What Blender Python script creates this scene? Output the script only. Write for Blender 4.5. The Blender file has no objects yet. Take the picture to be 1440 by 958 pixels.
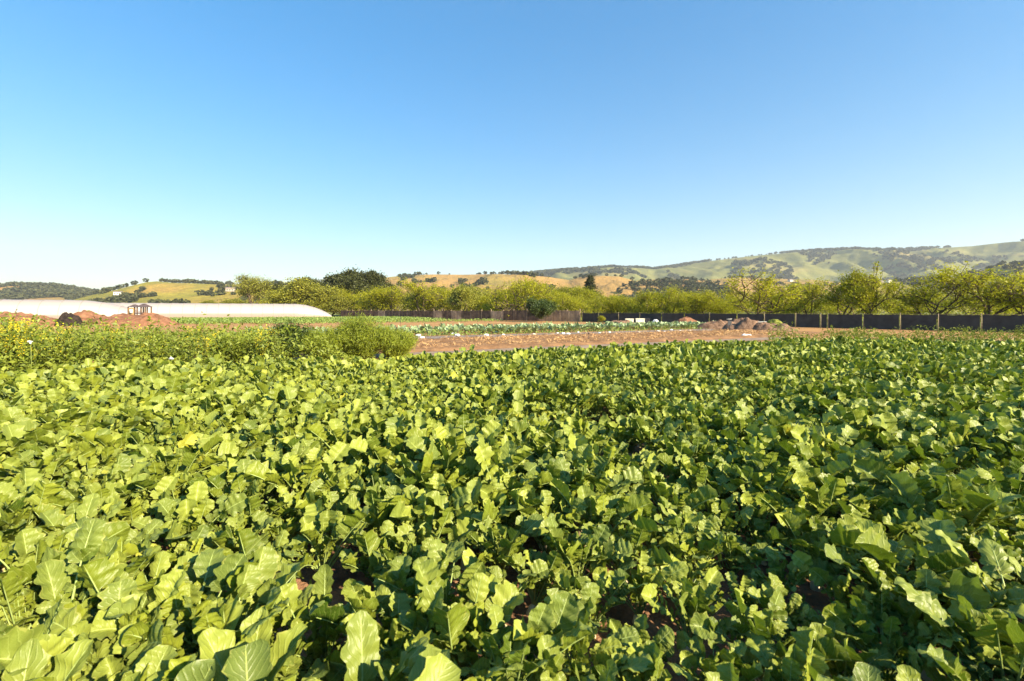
import bpy, math, random
import numpy as np
from mathutils import Vector, Matrix

R = math.radians
scene = bpy.context.scene
COL = scene.collection
CAM_H = 1.6            # eye height in metres
F = 640.0              # focal length in pixels of the 1440 wide photograph
HAZE = 0.00011
HZ = 437.0             # horizon row
SUN_AZ, SUN_EL = R(130), R(28)      # clockwise from +Y (the view direction), above the horizon
ROW = np.array([0.889, 0.459]); NRM = np.array([-0.459, 0.889])     # along / across the crop rows

def at(px, d):                       # ground point seen in column px at depth d
    return ((px - 720.0) / F * d, d)
def hgt(py, d):                      # height of a point seen in row py at depth d
    return CAM_H + (HZ - py) / F * d
def rc(a, n):                        # along-row / across-row coordinates to x, y
    return (ROW[0] * a + NRM[0] * n, ROW[1] * a + NRM[1] * n)

# ------------------------------------------------------------------ numpy noise
def _hash(ix, iy, seed):
    h = (ix.astype(np.int64) * 374761393 + iy.astype(np.int64) * 668265263 + seed * 974634777) & 0x7fffffff
    h = ((h ^ (h >> 13)) * 1274126177) & 0x7fffffff
    return ((h ^ (h >> 16)) & 0xffff) / 65535.0
def vnoise(x, y, seed=0):
    x = np.asarray(x, float); y = np.asarray(y, float)
    ix = np.floor(x); iy = np.floor(y); fx = x - ix; fy = y - iy
    fx = fx * fx * (3 - 2 * fx); fy = fy * fy * (3 - 2 * fy)
    a = _hash(ix, iy, seed); b = _hash(ix + 1, iy, seed); c = _hash(ix, iy + 1, seed); d = _hash(ix + 1, iy + 1, seed)
    return (a + (b - a) * fx) * (1 - fy) + (c + (d - c) * fx) * fy
def fbm(x, y, seed=0, octv=4):
    s = 0; a = 0.5; t = 0
    for k in range(octv):
        s = s + a * vnoise(np.asarray(x) * 2 ** k, np.asarray(y) * 2 ** k, seed + k * 17); t += a; a *= 0.5
    return s / t

# ------------------------------------------------------------------ mesh collector
class MB:
    def __init__(self):
        self.v = []; self.q = []; self.t = []; self.lc = []; self.qm = []; self.tm = []; self.n = 0
    def add(self, v, q=None, t=None, lc=None, mat=0):
        v = np.asarray(v, np.float32).reshape(-1, 3)
        self.v.append(v)
        if lc is None: lc = np.zeros((len(v), 3), np.float32)
        lc = np.asarray(lc, np.float32)
        if lc.ndim == 1: lc = np.repeat(lc[None], len(v), 0)
        self.lc.append(lc)
        if q is not None and len(q):
            q = np.asarray(q, np.int32) + self.n; self.q.append(q); self.qm.append(np.full(len(q), mat, np.int32))
        if t is not None and len(t):
            t = np.asarray(t, np.int32) + self.n; self.t.append(t); self.tm.append(np.full(len(t), mat, np.int32))
        self.n += len(v)
    def arrays(self):
        v = np.concatenate(self.v) if self.v else np.zeros((0, 3), np.float32)
        lc = np.concatenate(self.lc) if self.lc else np.zeros((0, 3), np.float32)
        q = np.concatenate(self.q) if self.q else np.zeros((0, 4), np.int32)
        t = np.concatenate(self.t) if self.t else np.zeros((0, 3), np.int32)
        qm = np.concatenate(self.qm) if self.qm else np.zeros(0, np.int32)
        tm = np.concatenate(self.tm) if self.tm else np.zeros(0, np.int32)
        return v, lc, q, t, qm, tm
    def merge(self, arr, M, tint=0.0):
        v, lc, q, t, qm, tm = arr
        v = v @ np.asarray(M, np.float32)[:3, :3].T + np.asarray(M, np.float32)[:3, 3]
        lc = lc.copy(); lc[:, 2] += tint
        self.v.append(v); self.lc.append(lc)
        if len(q): self.q.append(q + self.n); self.qm.append(qm)
        if len(t): self.t.append(t + self.n); self.tm.append(tm)
        self.n += len(v)
    # --- simple shapes
    def box(self, x0, x1, y0, y1, z0, z1, mat=0, M=None, tint=0.0):
        v = np.array([(x, y, z) for z in (z0, z1) for y in (y0, y1) for x in (x0, x1)], float)
        if M is not None: v = v @ np.asarray(M)[:3, :3].T + np.asarray(M)[:3, 3]
        q = [(0, 2, 3, 1), (4, 5, 7, 6), (0, 1, 5, 4), (1, 3, 7, 5), (3, 2, 6, 7), (2, 0, 4, 6)]
        self.add(v, q, lc=(0, 0, tint), mat=mat)
    def tube(self, pts, rad, sides=6, mat=0, tint=0.0, cap=True):
        pts = np.asarray(pts, float); n = len(pts); rad = np.broadcast_to(np.asarray(rad, float), (n,))
        T = np.gradient(pts, axis=0); T /= np.linalg.norm(T, axis=1)[:, None] + 1e-9
        ref = np.array([0, 0, 1.0]) if abs(T[0, 2]) < 0.9 else np.array([1.0, 0, 0])
        A = np.cross(T, ref); A /= np.linalg.norm(A, axis=1)[:, None] + 1e-9
        B = np.cross(T, A)
        a = np.arange(sides) / sides * 2 * np.pi
        v = pts[:, None] + rad[:, None, None] * (np.cos(a)[None, :, None] * A[:, None] + np.sin(a)[None, :, None] * B[:, None])
        i = np.arange(n - 1)[:, None] * sides; j = np.arange(sides)[None]; k = (j + 1) % sides
        q = np.stack([i + j, i + k, i + sides + k, i + sides + j], -1).reshape(-1, 4)
        lc = np.zeros((n * sides, 3)); lc[:, 1] = np.repeat(np.linspace(0, 1, n), sides); lc[:, 2] = tint
        t = None
        if cap and sides > 2:
            t = [(0, m + 1, m) for m in range(1, sides - 1)] + [((n - 1) * sides, (n - 1) * sides + m, (n - 1) * sides + m + 1) for m in range(1, sides - 1)]
        self.add(v.reshape(-1, 3), q, t, lc, mat)
    def grid(self, X, Y, Z, mat=0, lc=None):
        n, m = X.shape
        i = np.arange(n - 1)[:, None] * m; j = np.arange(m - 1)[None]
        q = np.stack([i + j, i + j + 1, i + m + j + 1, i + m + j], -1).reshape(-1, 4)
        self.add(np.stack([X, Y, Z], -1).reshape(-1, 3), q, lc=lc, mat=mat)
    def quads(self, c, size, rng, aspect=1.0, tint=None, up=0.0, mat=0, axis=None):
        """loose leaf-sized faces at points c, random tilt; up > 0 turns them towards the sky"""
        c = np.asarray(c, float); n = len(c); size = np.broadcast_to(np.asarray(size, float), (n,))
        nrm = rng.normal(size=(n, 3)); nrm[:, 2] = np.abs(nrm[:, 2]) + up
        nrm /= np.linalg.norm(nrm, axis=1)[:, None]
        a = rng.normal(size=(n, 3)) if axis is None else np.asarray(axis, float)
        a = a - nrm * (a * nrm).sum(1)[:, None]; a /= np.linalg.norm(a, axis=1)[:, None] + 1e-9
        b = np.cross(nrm, a)
        a = a * size[:, None]; b = b * (size * aspect)[:, None] * 0.5
        bend = nrm * (size * 0.12)[:, None]
        v = np.stack([c - a * 0.5, c + b * 0.9 + bend, c + a * 0.5, c - b * 0.9 + bend], 1).reshape(-1, 3)
        q = np.arange(4 * n).reshape(-1, 4)
        lc = np.zeros((4 * n, 3))
        tt = rng.uniform(-.5, .5, n) if tint is None else np.asarray(tint)
        lc[:, 2] = np.repeat(tt, 4); lc[:, 0] = 0.5; lc[:, 1] = np.tile([0, .5, 1, .5], n)
        self.add(v, q, lc=lc, mat=mat)
    def mesh(self, name, mats, smooth=True):
        v, lc, q, t, qm, tm = self.arrays()
        me = bpy.data.meshes.new(name)
        me.vertices.add(len(v)); me.vertices.foreach_set('co', v.astype(np.float32).ravel())
        nl = len(q) * 4 + len(t) * 3
        me.loops.add(nl); me.loops.foreach_set('vertex_index', np.concatenate([q.ravel(), t.ravel()]).astype(np.int32))
        me.polygons.add(len(q) + len(t))
        st = np.concatenate([np.arange(len(q)) * 4, len(q) * 4 + np.arange(len(t)) * 3]).astype(np.int32)
        me.polygons.foreach_set('loop_start', st)
        me.polygons.foreach_set('material_index', np.concatenate([qm, tm]).astype(np.int32))
        me.polygons.foreach_set('use_smooth', np.full(len(q) + len(t), smooth, bool))
        at_ = me.attributes.new('lc', 'FLOAT_VECTOR', 'POINT'); at_.data.foreach_set('vector', lc.astype(np.float32).ravel())
        for m in (mats if isinstance(mats, (list, tuple)) else [mats]): me.materials.append(m)
        me.update(calc_edges=True)
        return me
    def obj(self, name, mats, parent=None, smooth=True):
        return link(name, self.mesh(name, mats, smooth), parent)

def link(name, data, parent=None):
    o = bpy.data.objects.new(name, data); COL.objects.link(o)
    if parent is not None: o.parent = parent
    return o
def tag(o, label=None, cat=None, group=None, kind=None):
    if label: o['label'] = label
    if cat: o['category'] = cat
    if group: o['group'] = group
    if kind: o['kind'] = kind
    return o
def thing(name, label, cat, loc=(0, 0, 0), rz=0.0, group=None, sc=None):
    o = link(name, None); o.location = loc; o.rotation_euler = (0, 0, rz); o.empty_display_size = 0.2
    if sc is not None: o.scale = (sc, sc, sc) if not hasattr(sc, '__len__') else sc
    return tag(o, label, cat, group)
def mat4(x, y, z, rz=0.0, s=1.0, tx=0.0, ty=0.0):
    return np.array(Matrix.Translation((x, y, z)) @ Matrix.Rotation(rz, 4, 'Z') @ Matrix.Rotation(tx, 4, 'X') @ Matrix.Rotation(ty, 4, 'Y') @ Matrix.Scale(s, 4))

# ------------------------------------------------------------------ materials
class NT:
    def __init__(self, name):
        self.m = bpy.data.materials.new(name); self.m.use_nodes = True
        self.t = self.m.node_tree; self.t.nodes.clear()
        self.out = self.n('ShaderNodeOutputMaterial')
    def n(self, typ, **kw):
        x = self.t.nodes.new(typ)
        for k, v in kw.items():
            if k.startswith('i_'):
                key = k[2:]; key = int(key) if key.isdigit() else key.replace('_', ' ')
                x.inputs[key].default_value = v
            else: setattr(x, k, v)
        return x
    def l(self, a, b): self.t.links.new(a, b)
    def math(self, op, a, b=None, c=None, clamp=False):
        x = self.n('ShaderNodeMath', operation=op, use_clamp=clamp)
        for i, s in enumerate((a, b, c)):
            if s is None: continue
            if hasattr(s, 'links'): self.l(s, x.inputs[i])
            else: x.inputs[i].default_value = s
        return x.outputs[0]
    def mix(self, f, a, b, mode='MIX'):
        x = self.n('ShaderNodeMix', data_type='RGBA', blend_type=mode)
        for s, i in ((f, 0), (a, 6), (b, 7)):
            if hasattr(s, 'links'): self.l(s, x.inputs[i])
            else: x.inputs[i].default_value = s if i == 0 else (*s, 1)[:4]
        return x.outputs[2]
    def noise(self, scale, detail=4, vec=None, rough=0.55):
        x = self.n('ShaderNodeTexNoise'); x.inputs['Scale'].default_value = scale; x.inputs['Detail'].default_value = detail
        x.inputs['Roughness'].default_value = rough
        if vec is not None: self.l(vec, x.inputs['Vector'])
        return x.outputs['Fac']
    def ramp(self, f, stops):
        x = self.n('ShaderNodeValToRGB'); e = x.color_ramp.elements
        while len(e) < len(stops): e.new(0.5)
        for k, (p, c) in enumerate(stops): e[k].position = p; e[k].color = (*c, 1)
        self.l(f, x.inputs[0]); return x.outputs[0]
    def geo(self): return self.n('ShaderNodeNewGeometry')
    def pos(self): return self.geo().outputs['Position']
    def princ(self, col, rough=0.7, spec=0.3, bump=None, dist=0.02, strength=0.6, **kw):
        p = self.n('ShaderNodeBsdfPrincipled')
        if hasattr(col, 'links'): self.l(col, p.inputs['Base Color'])
        else: p.inputs['Base Color'].default_value = (*col, 1)
        if hasattr(rough, 'links'): self.l(rough, p.inputs['Roughness'])
        else: p.inputs['Roughness'].default_value = rough
        p.inputs['Specular IOR Level'].default_value = spec
        for k, v in kw.items(): p.inputs[k.replace('_', ' ')].default_value = v
        if bump is not None:
            b = self.n('ShaderNodeBump'); b.inputs['Strength'].default_value = strength; b.inputs['Distance'].default_value = dist
            self.l(bump, b.inputs['Height']); self.l(b.outputs[0], p.inputs['Normal'])
        return p
    def done(self, sh):
        self.l(sh.outputs[0] if hasattr(sh, 'outputs') else sh, self.out.inputs['Surface']); return self.m

def leaf_material(name, dark, light, pale, transl=0.28, rough=0.42, spec=0.4, veins=True, tr_col=None, odd=None):
    """two-sided leaf: tint runs dark to light, midrib and side veins pale, some light let through"""
    N = NT(name)
    a = N.n('ShaderNodeAttribute', attribute_name='lc')
    s = N.n('ShaderNodeSeparateXYZ'); N.l(a.outputs['Vector'], s.inputs[0])
    u, v, tint = s.outputs
    oi = N.n('ShaderNodeObjectInfo')
    f = N.math('ADD', N.math('ADD', tint, 0.5), N.math('MULTIPLY', N.math('SUBTRACT', oi.outputs['Random'], 0.5), 0.35))
    nz = N.noise(9.0, 3, N.pos())
    f = N.math('ADD', f, N.math('MULTIPLY', N.math('SUBTRACT', nz, 0.5), 0.6), clamp=True)
    col = N.mix(f, dark, light)
    if odd is not None:        # a few yellowing leaves
        o = N.math('GREATER_THAN', tint, 0.80)
        col = N.mix(o, col, odd)
    bump = None
    if veins:
        au = N.math('ABSOLUTE', u)
        mid = N.math('LESS_THAN', au, 0.035)
        ph = N.math('SUBTRACT', N.math('MULTIPLY', v, 11.0), N.math('MULTIPLY', au, 2.6))
        tri = N.math('ABSOLUTE', N.math('SUBTRACT', N.math('FRACT', ph), 0.5))
        side = N.math('LESS_THAN', tri, 0.045)
        vo = N.n('ShaderNodeTexVoronoi', feature='DISTANCE_TO_EDGE'); vo.inputs['Scale'].default_value = 150.0; N.l(N.pos(), vo.inputs['Vector'])
        net = N.math('LESS_THAN', vo.outputs['Distance'], 0.06)
        vein = N.math('MAXIMUM', N.math('MAXIMUM', N.math('MULTIPLY', mid, 0.85), N.math('MULTIPLY', side, 0.36)), N.math('MULTIPLY', net, 0.13))
        spot = N.math('GREATER_THAN', N.noise(55.0, 2, N.pos()), 0.71)
        col = N.mix(N.math('MULTIPLY', spot, 0.4), col, (0.30, 0.25, 0.06))
        edge_ = N.math('MULTIPLY', N.math('GREATER_THAN', au, 0.90), N.math('GREATER_THAN', N.noise(14.0, 2, N.pos()), 0.56))
        col = N.mix(N.math('MULTIPLY', edge_, 0.45), col, (0.36, 0.33, 0.08))
        col = N.mix(vein, col, pale)
        bump = N.math('ADD', N.math('MULTIPLY', N.math('MINIMUM', tri, 0.2), 2.0), N.math('MULTIPLY', N.noise(60, 3, N.pos()), 0.35))
    back = N.geo().outputs['Backfacing']
    col2 = N.mix(N.math('MULTIPLY', back, 0.22), col, pale)
    p = N.princ(col2, rough, spec, bump, 0.006, 0.5)
    tr = N.n('ShaderNodeBsdfTranslucent')
    tc = N.mix(0.6, col, tr_col or light)
    N.l(tc, tr.inputs['Color'])
    mx = N.n('ShaderNodeMixShader'); mx.inputs[0].default_value = transl
    N.l(p.outputs[0], mx.inputs[1]); N.l(tr.outputs[0], mx.inputs[2])
    return N.done(mx)

def plain(name, c0, c1, scale=6.0, rough=0.8, spec=0.25, bump=0.02, strength=0.5, detail=5, stops=None):
    N = NT(name); p = N.pos()
    nz = N.noise(scale, detail, p)
    col = N.ramp(nz, stops or [(0.3, c0), (0.7, c1)])
    return N.done(N.princ(col, rough, spec, N.noise(scale * 4, 5, p) if bump else None, bump, strength))

M = {}
M['radish_leaf'] = leaf_material('radish leaf', (0.036, 0.070, 0.004), (0.268, 0.300, 0.026), (0.36, 0.41, 0.11), 0.20, 0.42, 0.28, True, (0.20, 0.32, 0.015), (0.34, 0.32, 0.02))
M['petiole'] = plain('petiole', (0.20, 0.28, 0.06), (0.36, 0.42, 0.14), 30, 0.45, 0.4, 0)
M['root'] = plain('radish root', (0.55, 0.40, 0.22), (0.74, 0.62, 0.40), 14, 0.55, 0.4, 0.004, 0.5, stops=[(0.25, (0.30, 0.17, 0.08)), (0.42, (0.62, 0.47, 0.26)), (0.75, (0.76, 0.66, 0.45))])
M['soil'] = plain('field soil', (0.15, 0.075, 0.04), (0.33, 0.18, 0.10), 7, 0.95, 0.1, 0.03, 0.9)
M['kale_leaf'] = leaf_material('kale leaf', (0.13, 0.21, 0.08), (0.40, 0.48, 0.24), (0.5, 0.55, 0.40), 0.15, 0.5, 0.4, False)
M['row_leaf'] = leaf_material('far row leaf', (0.07, 0.14, 0.03), (0.20, 0.27, 0.05), (0.3, 0.35, 0.12), 0.2, 0.5, 0.3, False)
M['weed_leaf'] = leaf_material('weed leaf', (0.062, 0.105, 0.008), (0.25, 0.295, 0.028), (0.32, 0.34, 0.08), 0.25, 0.5, 0.3, False)
M['fennel'] = leaf_material('feathery leaf', (0.075, 0.12, 0.006), (0.24, 0.28, 0.018), (0.28, 0.30, 0.05), 0.25, 0.5, 0.3, False)
M['shrub_leaf'] = leaf_material('shrub leaf', (0.026, 0.046, 0.007), (0.080, 0.115, 0.018), (0.12, 0.18, 0.05), 0.2, 0.45, 0.35, False)
M['flower'] = leaf_material('mustard flower', (0.62, 0.46, 0.01), (0.80, 0.66, 0.02), (0.8, 0.7, 0.1), 0.25, 0.6, 0.2, False)
M['white_petal'] = leaf_material('white petal', (0.75, 0.75, 0.72), (0.85, 0.85, 0.82), (0.85, 0.85, 0.85), 0.2, 0.6, 0.2, False)
M['spring_leaf'] = leaf_material('spring leaf', (0.21, 0.215, 0.008), (0.53, 0.50, 0.018), (0.42, 0.40, 0.05), 0.5, 0.5, 0.3, False, (0.34, 0.36, 0.01))
M['olive_leaf'] = leaf_material('olive leaf', (0.15, 0.16, 0.015), (0.42, 0.40, 0.045), (0.24, 0.25, 0.07), 0.3, 0.5, 0.3, False)
M['oak_leaf'] = leaf_material('oak leaf', (0.022, 0.030, 0.006), (0.075, 0.080, 0.016), (0.09, 0.10, 0.03), 0.12, 0.5, 0.35, False)
M['conifer_leaf'] = leaf_material('conifer needle', (0.030, 0.036, 0.014), (0.085, 0.090, 0.035), (0.08, 0.10, 0.05), 0.08, 0.6, 0.25, False)
M['hill_tree'] = leaf_material('hill tree leaf', (0.030, 0.038, 0.014), (0.085, 0.088, 0.030), (0.10, 0.10, 0.04), 0.1, 0.7, 0.2, False)
M['bark'] = plain('bark', (0.06, 0.042, 0.028), (0.15, 0.11, 0.075), 5, 0.9, 0.1, 0.03)
M['stem'] = plain('weed stem', (0.12, 0.16, 0.04), (0.22, 0.25, 0.07), 8, 0.7, 0.2, 0)

# ------------------------------------------------------------------ world, sun, camera
world = bpy.data.worlds.new('World'); scene.world = world; world.use_nodes = True
wt = world.node_tree; bg = wt.nodes['Background']
sky = wt.nodes.new('ShaderNodeTexSky'); sky.sky_type = 'NISHITA'; sky.sun_disc = False
sky.sun_elevation = SUN_EL; sky.sun_rotation = SUN_AZ
sky.altitude = 100; sky.air_density = 1.3; sky.dust_density = 0.2; sky.ozone_density = 4.0
# the photograph's soft tone response on the sky: 10 * (0.1 * c) ** g
def _vm(op, a, b):
    x = wt.nodes.new('ShaderNodeVectorMath'); x.operation = op; wt.links.new(a, x.inputs[0]); x.inputs[1].default_value = b; return x.outputs[0]
gm = wt.nodes.new('ShaderNodeGamma'); gm.inputs['Gamma'].default_value = 0.74
wt.links.new(_vm('MULTIPLY', sky.outputs[0], (.1, .1, .1)), gm.inputs['Color'])
hs = wt.nodes.new('ShaderNodeHueSaturation'); hs.inputs['Saturation'].default_value = 1.70; hs.inputs['Value'].default_value = 1.17
wt.links.new(_vm('MULTIPLY', gm.outputs[0], (10, 10, 10)), hs.inputs['Color'])
wt.links.new(hs.outputs[0], bg.inputs['Color']); bg.inputs['Strength'].default_value = 0.050
sv = Vector((math.sin(SUN_AZ) * math.cos(SUN_EL), math.cos(SUN_AZ) * math.cos(SUN_EL), math.sin(SUN_EL)))
sl = bpy.data.lights.new('sun', 'SUN'); sl.energy = 5.0; sl.angle = R(0.53); sl.color = (1.0, 0.87, 0.62)
so = link('sun', sl); so.rotation_euler = sv.to_track_quat('Z', 'Y').to_euler(); so.location = (30, -30, 60)
cd = bpy.data.cameras.new('camera'); cd.sensor_width = 36.0; cd.lens = 16.0
cd.shift_y = -42.0 / 1440.0; cd.clip_start = 0.05; cd.clip_end = 40000
co = link('camera', cd); co.location = (0, 0, CAM_H); co.rotation_euler = (R(90), 0, 0)
cd.dof.use_dof = True; cd.dof.focus_distance = 8.0; cd.dof.aperture_fstop = 3.5
scene.camera = co
scene.view_settings.view_transform = 'Standard'; scene.view_settings.look = 'None'
scene.view_settings.exposure = 1.62; scene.view_settings.gamma = 1.0; scene.view_settings.use_curve_mapping = False
scene.render.engine = 'CYCLES'
scene.cycles.max_bounces = 6; scene.cycles.diffuse_bounces = 1; scene.cycles.glossy_bounces = 2; scene.cycles.transparent_max_bounces = 4; scene.cycles.transmission_bounces = 5

# ------------------------------------------------------------------ the setting: ground, beds, hills
def sheet(name, pts, z, m, sub=None):
    b = MB()
    b.add([(x, y, z) for x, y in pts], [list(range(4))])
    return tag(b.obj(name, m, smooth=False), kind='structure')

N = NT('tan soil'); p = N.pos()
c = N.ramp(N.noise(0.35, 6, p), [(0.30, (0.27, 0.145, 0.06)), (0.5, (0.37, 0.20, 0.085)), (0.72, (0.45, 0.27, 0.115))])
g = N.ramp(N.noise(0.09, 5, p, 0.7), [(0.55, (0, 0, 0)), (0.66, (1, 1, 1))])
c = N.mix(N.math('MULTIPLY', g, 0.55), c, (0.20, 0.20, 0.06))
M['ground'] = N.done(N.princ(c, 0.95, 0.1, N.noise(6, 6, p), 0.08, 0.8))
sheet('ground', [(-9000, -300), (9000, -300), (9000, 7200), (-9000, 7200)], 0.0, M['ground'])
M['grass_far'] = plain('orchard floor grass', (0.10, 0.13, 0.03), (0.26, 0.25, 0.07), 0.15, 0.95, 0.1, 0.05)
F_A, F_B, F_C = (40.0, 27.1), (10.0, 64.0), (-38.0, 100.0)      # fence corners
b = MB()
b.add([(F_A[0] + 45, F_A[1] - 48, .03), (900, -80, .03), (1500, 1500, .03), (-1500, 1500, .03), (-500, 330, .03), (F_C[0] - 4, F_C[1] + 4, .03), (F_B[0] + .6, F_B[1] + 1, .03), (F_A[0] + .9, F_A[1] + .9, .03)],
      [(0, 1, 2, 7), (7, 2, 3, 6), (6, 3, 4, 5)])
tag(b.obj('meadow', M['grass_far'], smooth=False), kind='structure')

# clods and ridges of the radish field
ax = np.arange(-16, 34.01, 0.09); ay = np.arange(-3, 12.9, 0.09)
A, Bn = np.meshgrid(ax, ay)
X = ROW[0] * A + NRM[0] * Bn; Y = ROW[1] * A + NRM[1] * Bn
Z = 0.012 + 0.035 * (0.5 + 0.5 * np.cos(Bn * 2 * np.pi / 0.62)) + 0.05 * (fbm(X * 5, Y * 5, 3) - .3) + 0.03 * (vnoise(X * 16, Y * 16, 8) - .3)
b = MB(); b.grid(X, Y, np.maximum(Z, 0.006)); tag(b.obj('field_soil', M['soil']), kind='structure')

def strip(name, n0, n1, a0, a1, z, m, amp=0.03, step=0.25, seed=1):
    A, Bn = np.meshgrid(np.arange(a0, a1, step), np.linspace(n0, n1, max(4, int((n1 - n0) / step))))
    X = ROW[0] * A + NRM[0] * Bn; Y = ROW[1] * A + NRM[1] * Bn
    e = np.clip(np.minimum(Bn - n0, n1 - Bn) / 0.3, 0, 1)
    Z = z + amp * e * fbm(X * 1.7, Y * 1.7, seed)
    b = MB(); b.grid(X, Y, Z); return tag(b.obj(name, m), kind='structure')
M['path'] = plain('grey worn path', (0.20, 0.14, 0.10), (0.32, 0.235, 0.175), 1.4, 0.9, 0.15, 0.03)
M['mulch'] = plain('straw bed soil', (0.16, 0.085, 0.043), (0.33, 0.185, 0.092), 1.8, 0.95, 0.1, 0.05, 0.8)
strip('path', 15.6, 17.1, -40, 27, 0.012, M['path'], 0.02, seed=4)
strip('straw_bed', 17.1, 23.9, -40, 33, 0.016, M['mulch'], 0.20, seed=5)
M['path_grey'] = plain('grey trodden path', (0.15, 0.12, 0.105), (0.26, 0.21, 0.18), 1.4, 0.9, 0.15, 0.03)
strip('path', 23.9, 27.4, -40, 33, 0.012, M['path_grey'], 0.03, seed=6)
rng = np.random.default_rng(5)
n = 16000
pa = rng.uniform(-12, 31, n); pn = 17.7 + 6.0 * rng.uniform(0, 1, n)
keep = fbm(pa * .8, pn * 1.2, 31) > 0.42; pa, pn = pa[keep], pn[keep]
b = MB(); ctr = np.stack([ROW[0] * pa + NRM[0] * pn, ROW[1] * pa + NRM[1] * pn, rng.uniform(0.06, 0.20, len(pa))], -1)
b.quads(ctr, rng.uniform(0.12, 0.32, len(pa)), rng, 0.12, up=1.2)
M['straw'] = leaf_material('straw', (0.28, 0.12, 0.04), (0.66, 0.40, 0.17), (0.7, 0.5, 0.25), 0.1, 0.7, 0.2, False)
tag(b.obj('straw', M['straw'], smooth=False), 'dry orange straw mulch scattered along the open bed', 'straw', kind='stuff')

# hills: each is a real ridge with a foot, a crest and a back slope
HILLS = {}
def crest(pts):
    xs, ys = zip(*pts)
    return lambda px: np.interp(px, xs, ys)
def hill(name, pts, d_foot, d_top, d_back, m, seed, relief=0.25, cols=420, rows=60, rough=0.012):
    cr = crest(pts); px0, px1 = pts[0][0], pts[-1][0]
    px = np.linspace(px0, px1, cols)
    top = d_top * (1 + 0.16 * (fbm(px / 210.0, px * 0, seed) - .5))
    zt = np.maximum(CAM_H + (HZ - cr(px)) / F * top, 0.0)
    edge = 1.0
    def surf(pxv, u):       # u: 0 foot, 1 crest, up to 1.6 back
        tp = np.interp(pxv, px, top); z1 = np.interp(pxv, px, zt)
        d = np.where(u <= 1, d_foot + (tp - d_foot) * u, tp + (d_back - d_top) * (u - 1) / 0.6)
        base = np.where(u <= 1, np.sin(np.clip(u, 0, 1) * np.pi / 2) ** 1.25, np.cos(np.clip((u - 1) / 0.6, 0, 1) * np.pi / 2))
        x = (pxv - 720) / F * d
        g = fbm(x / (d_top * 0.10), d / (d_top * 0.13), seed + 3, 5) - .5
        gl = np.abs(fbm(x / (d_top * 0.055) + 9, d / (d_top * 0.16), seed + 5, 3) - .5)
        env = np.sin(np.clip(u, 0, 1) * np.pi) * (u < 1)
        z = z1 * (base + relief * env * (1.5 * g - 1.2 * gl)) + z1 * rough * (fbm(pxv / 6.0, u * 20, seed + 9) - .5) * (u > 0.2)
        return x, d, np.maximum(np.minimum(z, np.where(u <= 1, CAM_H + (z1 - CAM_H) * d / tp * (1 + .004 * (fbm(pxv / 5.0, u * 9, seed + 13) - .5)), z)), -1)
    uu = np.concatenate([np.linspace(0, 1, rows), np.linspace(1.06, 1.6, 8)])
    P, U = np.meshgrid(px, uu)
    X, Y, Zh = surf(P, U)
    b = MB(); b.grid(X, Y, Zh)
    tag(b.obj(name, m), kind='structure'); HILLS[name + str(seed)] = surf
    return surf
def hill_mat(name, g0, g1, gold, gold_amt, s):
    N = NT(name); p = N.pos()
    mp = N.n('ShaderNodeMapping'); N.l(p, mp.inputs[0]); mp.inputs['Scale'].default_value = (1, 0.45, 1.6)
    a = N.noise(s, 6, mp.outputs[0], 0.6); bq = N.noise(s * 5, 5, mp.outputs[0], 0.65); cq = N.noise(s * 0.45, 3, mp.outputs[0])
    col = N.mix(N.ramp(bq, [(0.35, (0, 0, 0)), (0.65, (1, 1, 1))]), g0, g1)
    f = N.ramp(N.math('ADD', N.math('MULTIPLY', a, 0.6), N.math('MULTIPLY', cq, 0.4)), [(max(0, 0.62 - gold_amt * .35), (0, 0, 0)), (min(1, 0.76 - gold_amt * .35), (1, 1, 1))])
    col = N.mix(f, col, gold)
    dk = N.ramp(N.noise(s * 3.2, 6, mp.outputs[0], 0.7), [(0.58, (0, 0, 0)), (0.70, (1, 1, 1))])
    fine = N.noise(s * 24, 6, mp.outputs[0], 0.7)
    col = N.mix(N.math('MULTIPLY', dk, 0.5), col, (0.085, 0.085, 0.035))
    col = N.mix(N.ramp(fine, [(0.42, (0, 0, 0)), (0.68, (0.55, 0.55, 0.55))]), col, (0.12, 0.105, 0.045))
    return N.done(N.princ(col, 0.95, 0.05, N.math('ADD', a, N.math('MULTIPLY', fine, 0.3)), 14.0, 0.7))
M['hill_gold'] = hill_mat('golden hill grass', (0.24, 0.22, 0.05), (0.30, 0.25, 0.06), (0.41, 0.24, 0.078), 0.72, 0.008)
M['hill_green'] = hill_mat('green hill grass', (0.14, 0.15, 0.045), (0.22, 0.21, 0.06), (0.33, 0.235, 0.10), 0.25, 0.004)
M['hill_left'] = hill_mat('left hill grass', (0.25, 0.225, 0.035), (0.36, 0.29, 0.045), (0.46, 0.28, 0.07), 0.35, 0.008)
M['hill_blue'] = hill_mat('far hill', (0.13, 0.15, 0.08), (0.20, 0.20, 0.10), (0.30, 0.25, 0.12), 0.3, 0.002)

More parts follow.
